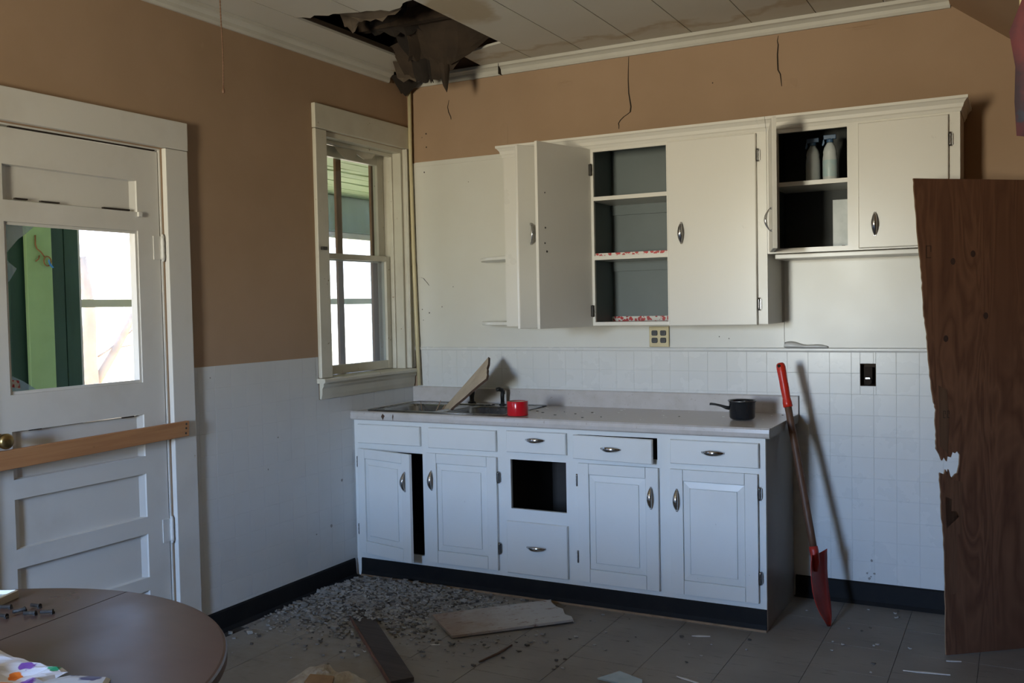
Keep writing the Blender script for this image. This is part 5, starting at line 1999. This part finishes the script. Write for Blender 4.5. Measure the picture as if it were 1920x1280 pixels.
# dark plank half buried in dust
pk = tag(root('floor_plank', (0.3, -0.97, 0)), 'narrow dark plank lying half buried in plaster dust', 'plank')
a0, a1, a2, a3 = Vector((0.205, -1.030, 0)), Vector((0.268, -0.957, 0)), Vector((1.158, -1.766, 0)), Vector((1.100, -1.840, 0))
b = B()
loft(b, [[Vector((p.x, p.y, z)) for p in (a0, a1, a2, a3)] for z in (0.004, 0.023)], True, True, True)
obj('plank', b, 'plank_dark', pk, bev=0.0015)
b = B()
sdv = (a3-a0).normalized()
outv = (a0-a1).normalized()
loft(b, [[Vector((p.x, p.y, z)) for p in (a0+outv*0.006+sdv*0.3, a0+outv*0.0005+sdv*0.3, a3+outv*0.0005, a3+outv*0.006)] for z in (0.001, 0.019)], True, True, True)
obj('raw_edge', b, 'plank_edge', pk)
# crumpled fibre lump at the bottom edge
lm = tag(root('plaster_lump', (0.85, -1.95, 0)), 'crumpled pale fibre lump at the bottom edge of the floor', 'debris')
b = B()
rows = []
for j in range(15):
    row = []
    for i in range(23):
        u, v = i/22, j/14
        p = Vector((0.70, -1.845, 0)).lerp(Vector((1.02, -1.865, 0)), u)+Vector((0.01, -0.24, 0))*v
        n_ = noise.noise(Vector((p.x*13, p.y*13, 4)))
        n2_ = noise.noise(Vector((p.x*34, p.y*34, 9)))
        h = 0.002+0.072*sin(pi*u)**0.6*sin(pi*min(1, v**0.6))**0.5*(0.75+0.5*n_)+0.010*n2_*sin(pi*u)
        row.append(Vector((p.x, p.y+0.02*n_, max(0.001, h))))
    rows.append(row)
loft(b, rows, False)
obj('lump', b, 'lump_fibre', lm)
b = B()
prism(b, [(0.845, -2.015, 0.060), (0.95, -2.000, 0.064), (0.985, -2.06, 0.055), (0.86, -2.07, 0.05)], (0, 0, 0.012))
obj('bare_core', b, 'lump_core', lm)
# sticks, slivers and a broken bit of glass
b = B()
tube(b, [(1.290, -1.480, 0.007), (1.318, -1.36, 0.009), (1.318, -1.245, 0.006)], [0.004, 0.0055, 0.0035], 6, smooth=False)
tag(obj('wood_stick', b, 'torn_edge'), 'thin dark stick lying in front of the fallen white board', 'stick')
b = B()
prism(b, [(1.80, -1.430, 0.001), (1.852, -1.325, 0.001), (1.965, -1.372, 0.001), (1.99, -1.45, 0.001)], (0, 0, 0.006))
tag(obj('grey_slab', b, 'glass_piece'), 'flat grey green slab at the bottom edge of the floor', 'debris')
sl_ = [((2.86, -0.835), (3.03, -0.805), 0.014, 'long white sliver on the floor below the plywood'),
       ((2.07, -1.27), (2.17, -1.30), 0.012, 'short white sliver at the bottom of the floor'),
       ((1.985, -0.80), (2.06, -0.77), 0.016, 'thin pale sliver before the right base cupboard'),
       ((0.985, -1.385), (1.025, -1.365), 0.010, 'small cream sliver in front of the fallen white board'),
       ((3.005, -0.655), (3.06, -0.635), 0.010, 'white splinter at the foot of the plywood')]
for (p, q_, w, lb) in sl_:
    p, q_ = Vector((*p, 0.0006)), Vector((*q_, 0.0006))
    d = (q_-p).normalized()
    s_ = Vector((-d.y, d.x, 0))*w*0.5
    b = B()
    prism(b, [p, p.lerp(q_, 0.3)-s_, q_-s_*0.6, q_+s_*0.2, p.lerp(q_, 0.4)+s_], (0, 0, 0.003))
    tag(obj('sliver', b, 'sliver_white'), lb, 'sliver')


def chip(x, y, z, r, mat, rnd):
    b = B()
    a0 = rnd.uniform(0, 6.28)
    n = rnd.choice((4, 5, 6))
    tx_, ty__ = rnd.uniform(-.35, .35), rnd.uniform(-.35, .35)
    pts = []
    for k in range(n):
        a = a0+2*pi*k/n
        rr_ = r*rnd.uniform(0.55, 1.1)
        dx, dy = rr_*cos(a), 0.65*rr_*sin(a)
        pts.append(Vector((x+dx, y+dy, z+abs(dx*tx_+dy*ty__))))
    prism(b, pts, (0, 0, rnd.uniform(0.002, 0.005)))
    return b


# single pale and dark chips scattered over the open floor
rnd = random.Random(3)
for i in range(46):
    if i < 24:
        x, y = rnd.uniform(2.35, 3.0), rnd.uniform(-0.95, -0.06)
        if y > -0.75 and x > 2.93:
            continue
        if abs(x-2.50) < 0.09 and -0.60 < y < -0.30:
            continue
    else:
        x, y = rnd.uniform(1.3, 2.4), rnd.uniform(-1.45, -0.72)
        if x < 1.5 and y > -1.0:
            continue
    dk = rnd.random() < 0.42
    b = chip(x, y, 0.0006, rnd.uniform(0.005, 0.014), None, rnd)
    tag(obj('plaster_chip', b, 'chip_dark' if dk else 'chip_pale'),
        'small dark chip lying loose on the open floor tiles' if dk else 'small pale plaster chip lying loose on the open floor tiles', 'chip',
        'dark chips on the open floor' if dk else 'pale chips on the open floor')

# low mound of plaster dust in the corner, and the rubble nobody could count
b = B()
rows = []
NX, NY = 44, 40
MX0, MX1, MY0, MY1 = 0.036, 1.30, -1.55, -0.632


def mound(x, y):
    d = math.hypot((x-0.45)/0.62, (y+0.92)/0.42)
    base = max(0.0, 1-d*d)
    n_ = 0.5+0.5*noise.noise(Vector((x*5, y*5, 0)))
    n2_ = noise.noise(Vector((x*21, y*21, 3)))
    edge = min(1, (x-MX0)/0.04, (y-MY0)/0.2, (MX1-x)/0.2, max(0.12, (MY1-y)/0.04))
    return (0.034*base*(0.55+0.8*n_)+0.005*n2_*min(1, base*3))*max(0, edge)-0.0025


for j in range(NY+1):
    row = []
    for i in range(NX+1):
        x = MX0+(MX1-MX0)*i/NX
        y = MY0+(MY1-MY0)*j/NY
        row.append(Vector((x, y, mound(x, y))))
    rows.append(row)
loft(b, rows, False, smooth=True)
tag(obj('plaster_dust', b, 'dust_heap'), 'low grey mound of plaster dust in the floor corner', 'rubble', None, 'stuff')
V, F, FM = [], [], []
for (mat, cnt, lab, nm, rmin, rmax, seed) in (('chip_pale', 1500, 'pale plaster rubble strewn over the floor corner', 'pale_rubble', 0.003, 0.010, 1),
                                              ('chip_dark', 1300, 'dark crumbs and splinters strewn over the floor corner', 'dark_rubble', 0.003, 0.013, 2),
                                              ('dust_heap', 1800, 'grey plaster rubble strewn over the floor corner', 'grey_rubble', 0.004, 0.018, 5)):
    rnd = random.Random(seed)
    made = 0
    f0 = len(F)
    while made < cnt:
        x = abs(rnd.gauss(0.42, 0.34))+0.036
        y = rnd.gauss(-0.98, 0.24)
        if y > -0.635 or y < -1.95 or x > 2.0:
            continue
        z = max(0.0006, mound(x, y) if x < MX1 and y > MY0 else 0.0)
        # keep off the plank and the fallen board
        pk_d = (Vector((x, y, 0))-a0).dot((a1-a0).normalized())
        pk_l = (Vector((x, y, 0))-a0).dot(sdv)
        if -0.012 < pk_d < 0.105 and pk_l > 0.0:
            if pk_l < 0.45 and rnd.random() < 0.75:
                z = 0.0235
            else:
                continue
        dfb = Vector((x, y, 0))-c0
        if -0.02 < dfb.dot(eu) < 0.62 and -0.02 < dfb.dot(ev) < 0.34:
            continue
        r = rnd.uniform(rmin, rmax)*(1 if rnd.random() < 0.85 else 1.5)
        a = rnd.uniform(0, 6.28)
        tlt = rnd.uniform(-0.5, 0.5)
        i0 = len(V)
        n = 4
        for zz_ in (0.0, rnd.uniform(0.25, 0.6)*r):
            for k in range(n):
                an = a+2*pi*k/n+rnd.uniform(-.3, .3)
                q_ = r*rnd.uniform(0.6, 1.0)
                dx = q_*cos(an)
                V.append((x+dx, y+q_*0.6*sin(an), z+zz_+abs(tlt*dx)))
        F.append((i0+3, i0+2, i0+1, i0))
        F.append((i0+4, i0+5, i0+6, i0+7))
        for k in range(4):
            F.append((i0+k, i0+(k+1) % 4, i0+4+(k+1) % 4, i0+4+k))
        made += 1
    FM += [len(set(FM))]*(len(F)-f0)
me = bpy.data.meshes.new('floor_rubble')
me.from_pydata(V, [], F)
for mat in ('chip_pale', 'chip_dark', 'dust_heap'):
    me.materials.append(MATS[mat])
me.polygons.foreach_set('material_index', FM)
me.update()
tag(obj('floor_rubble', me, None), 'crumbled plaster rubble and splinters strewn over the floor corner', 'rubble', None, 'stuff')
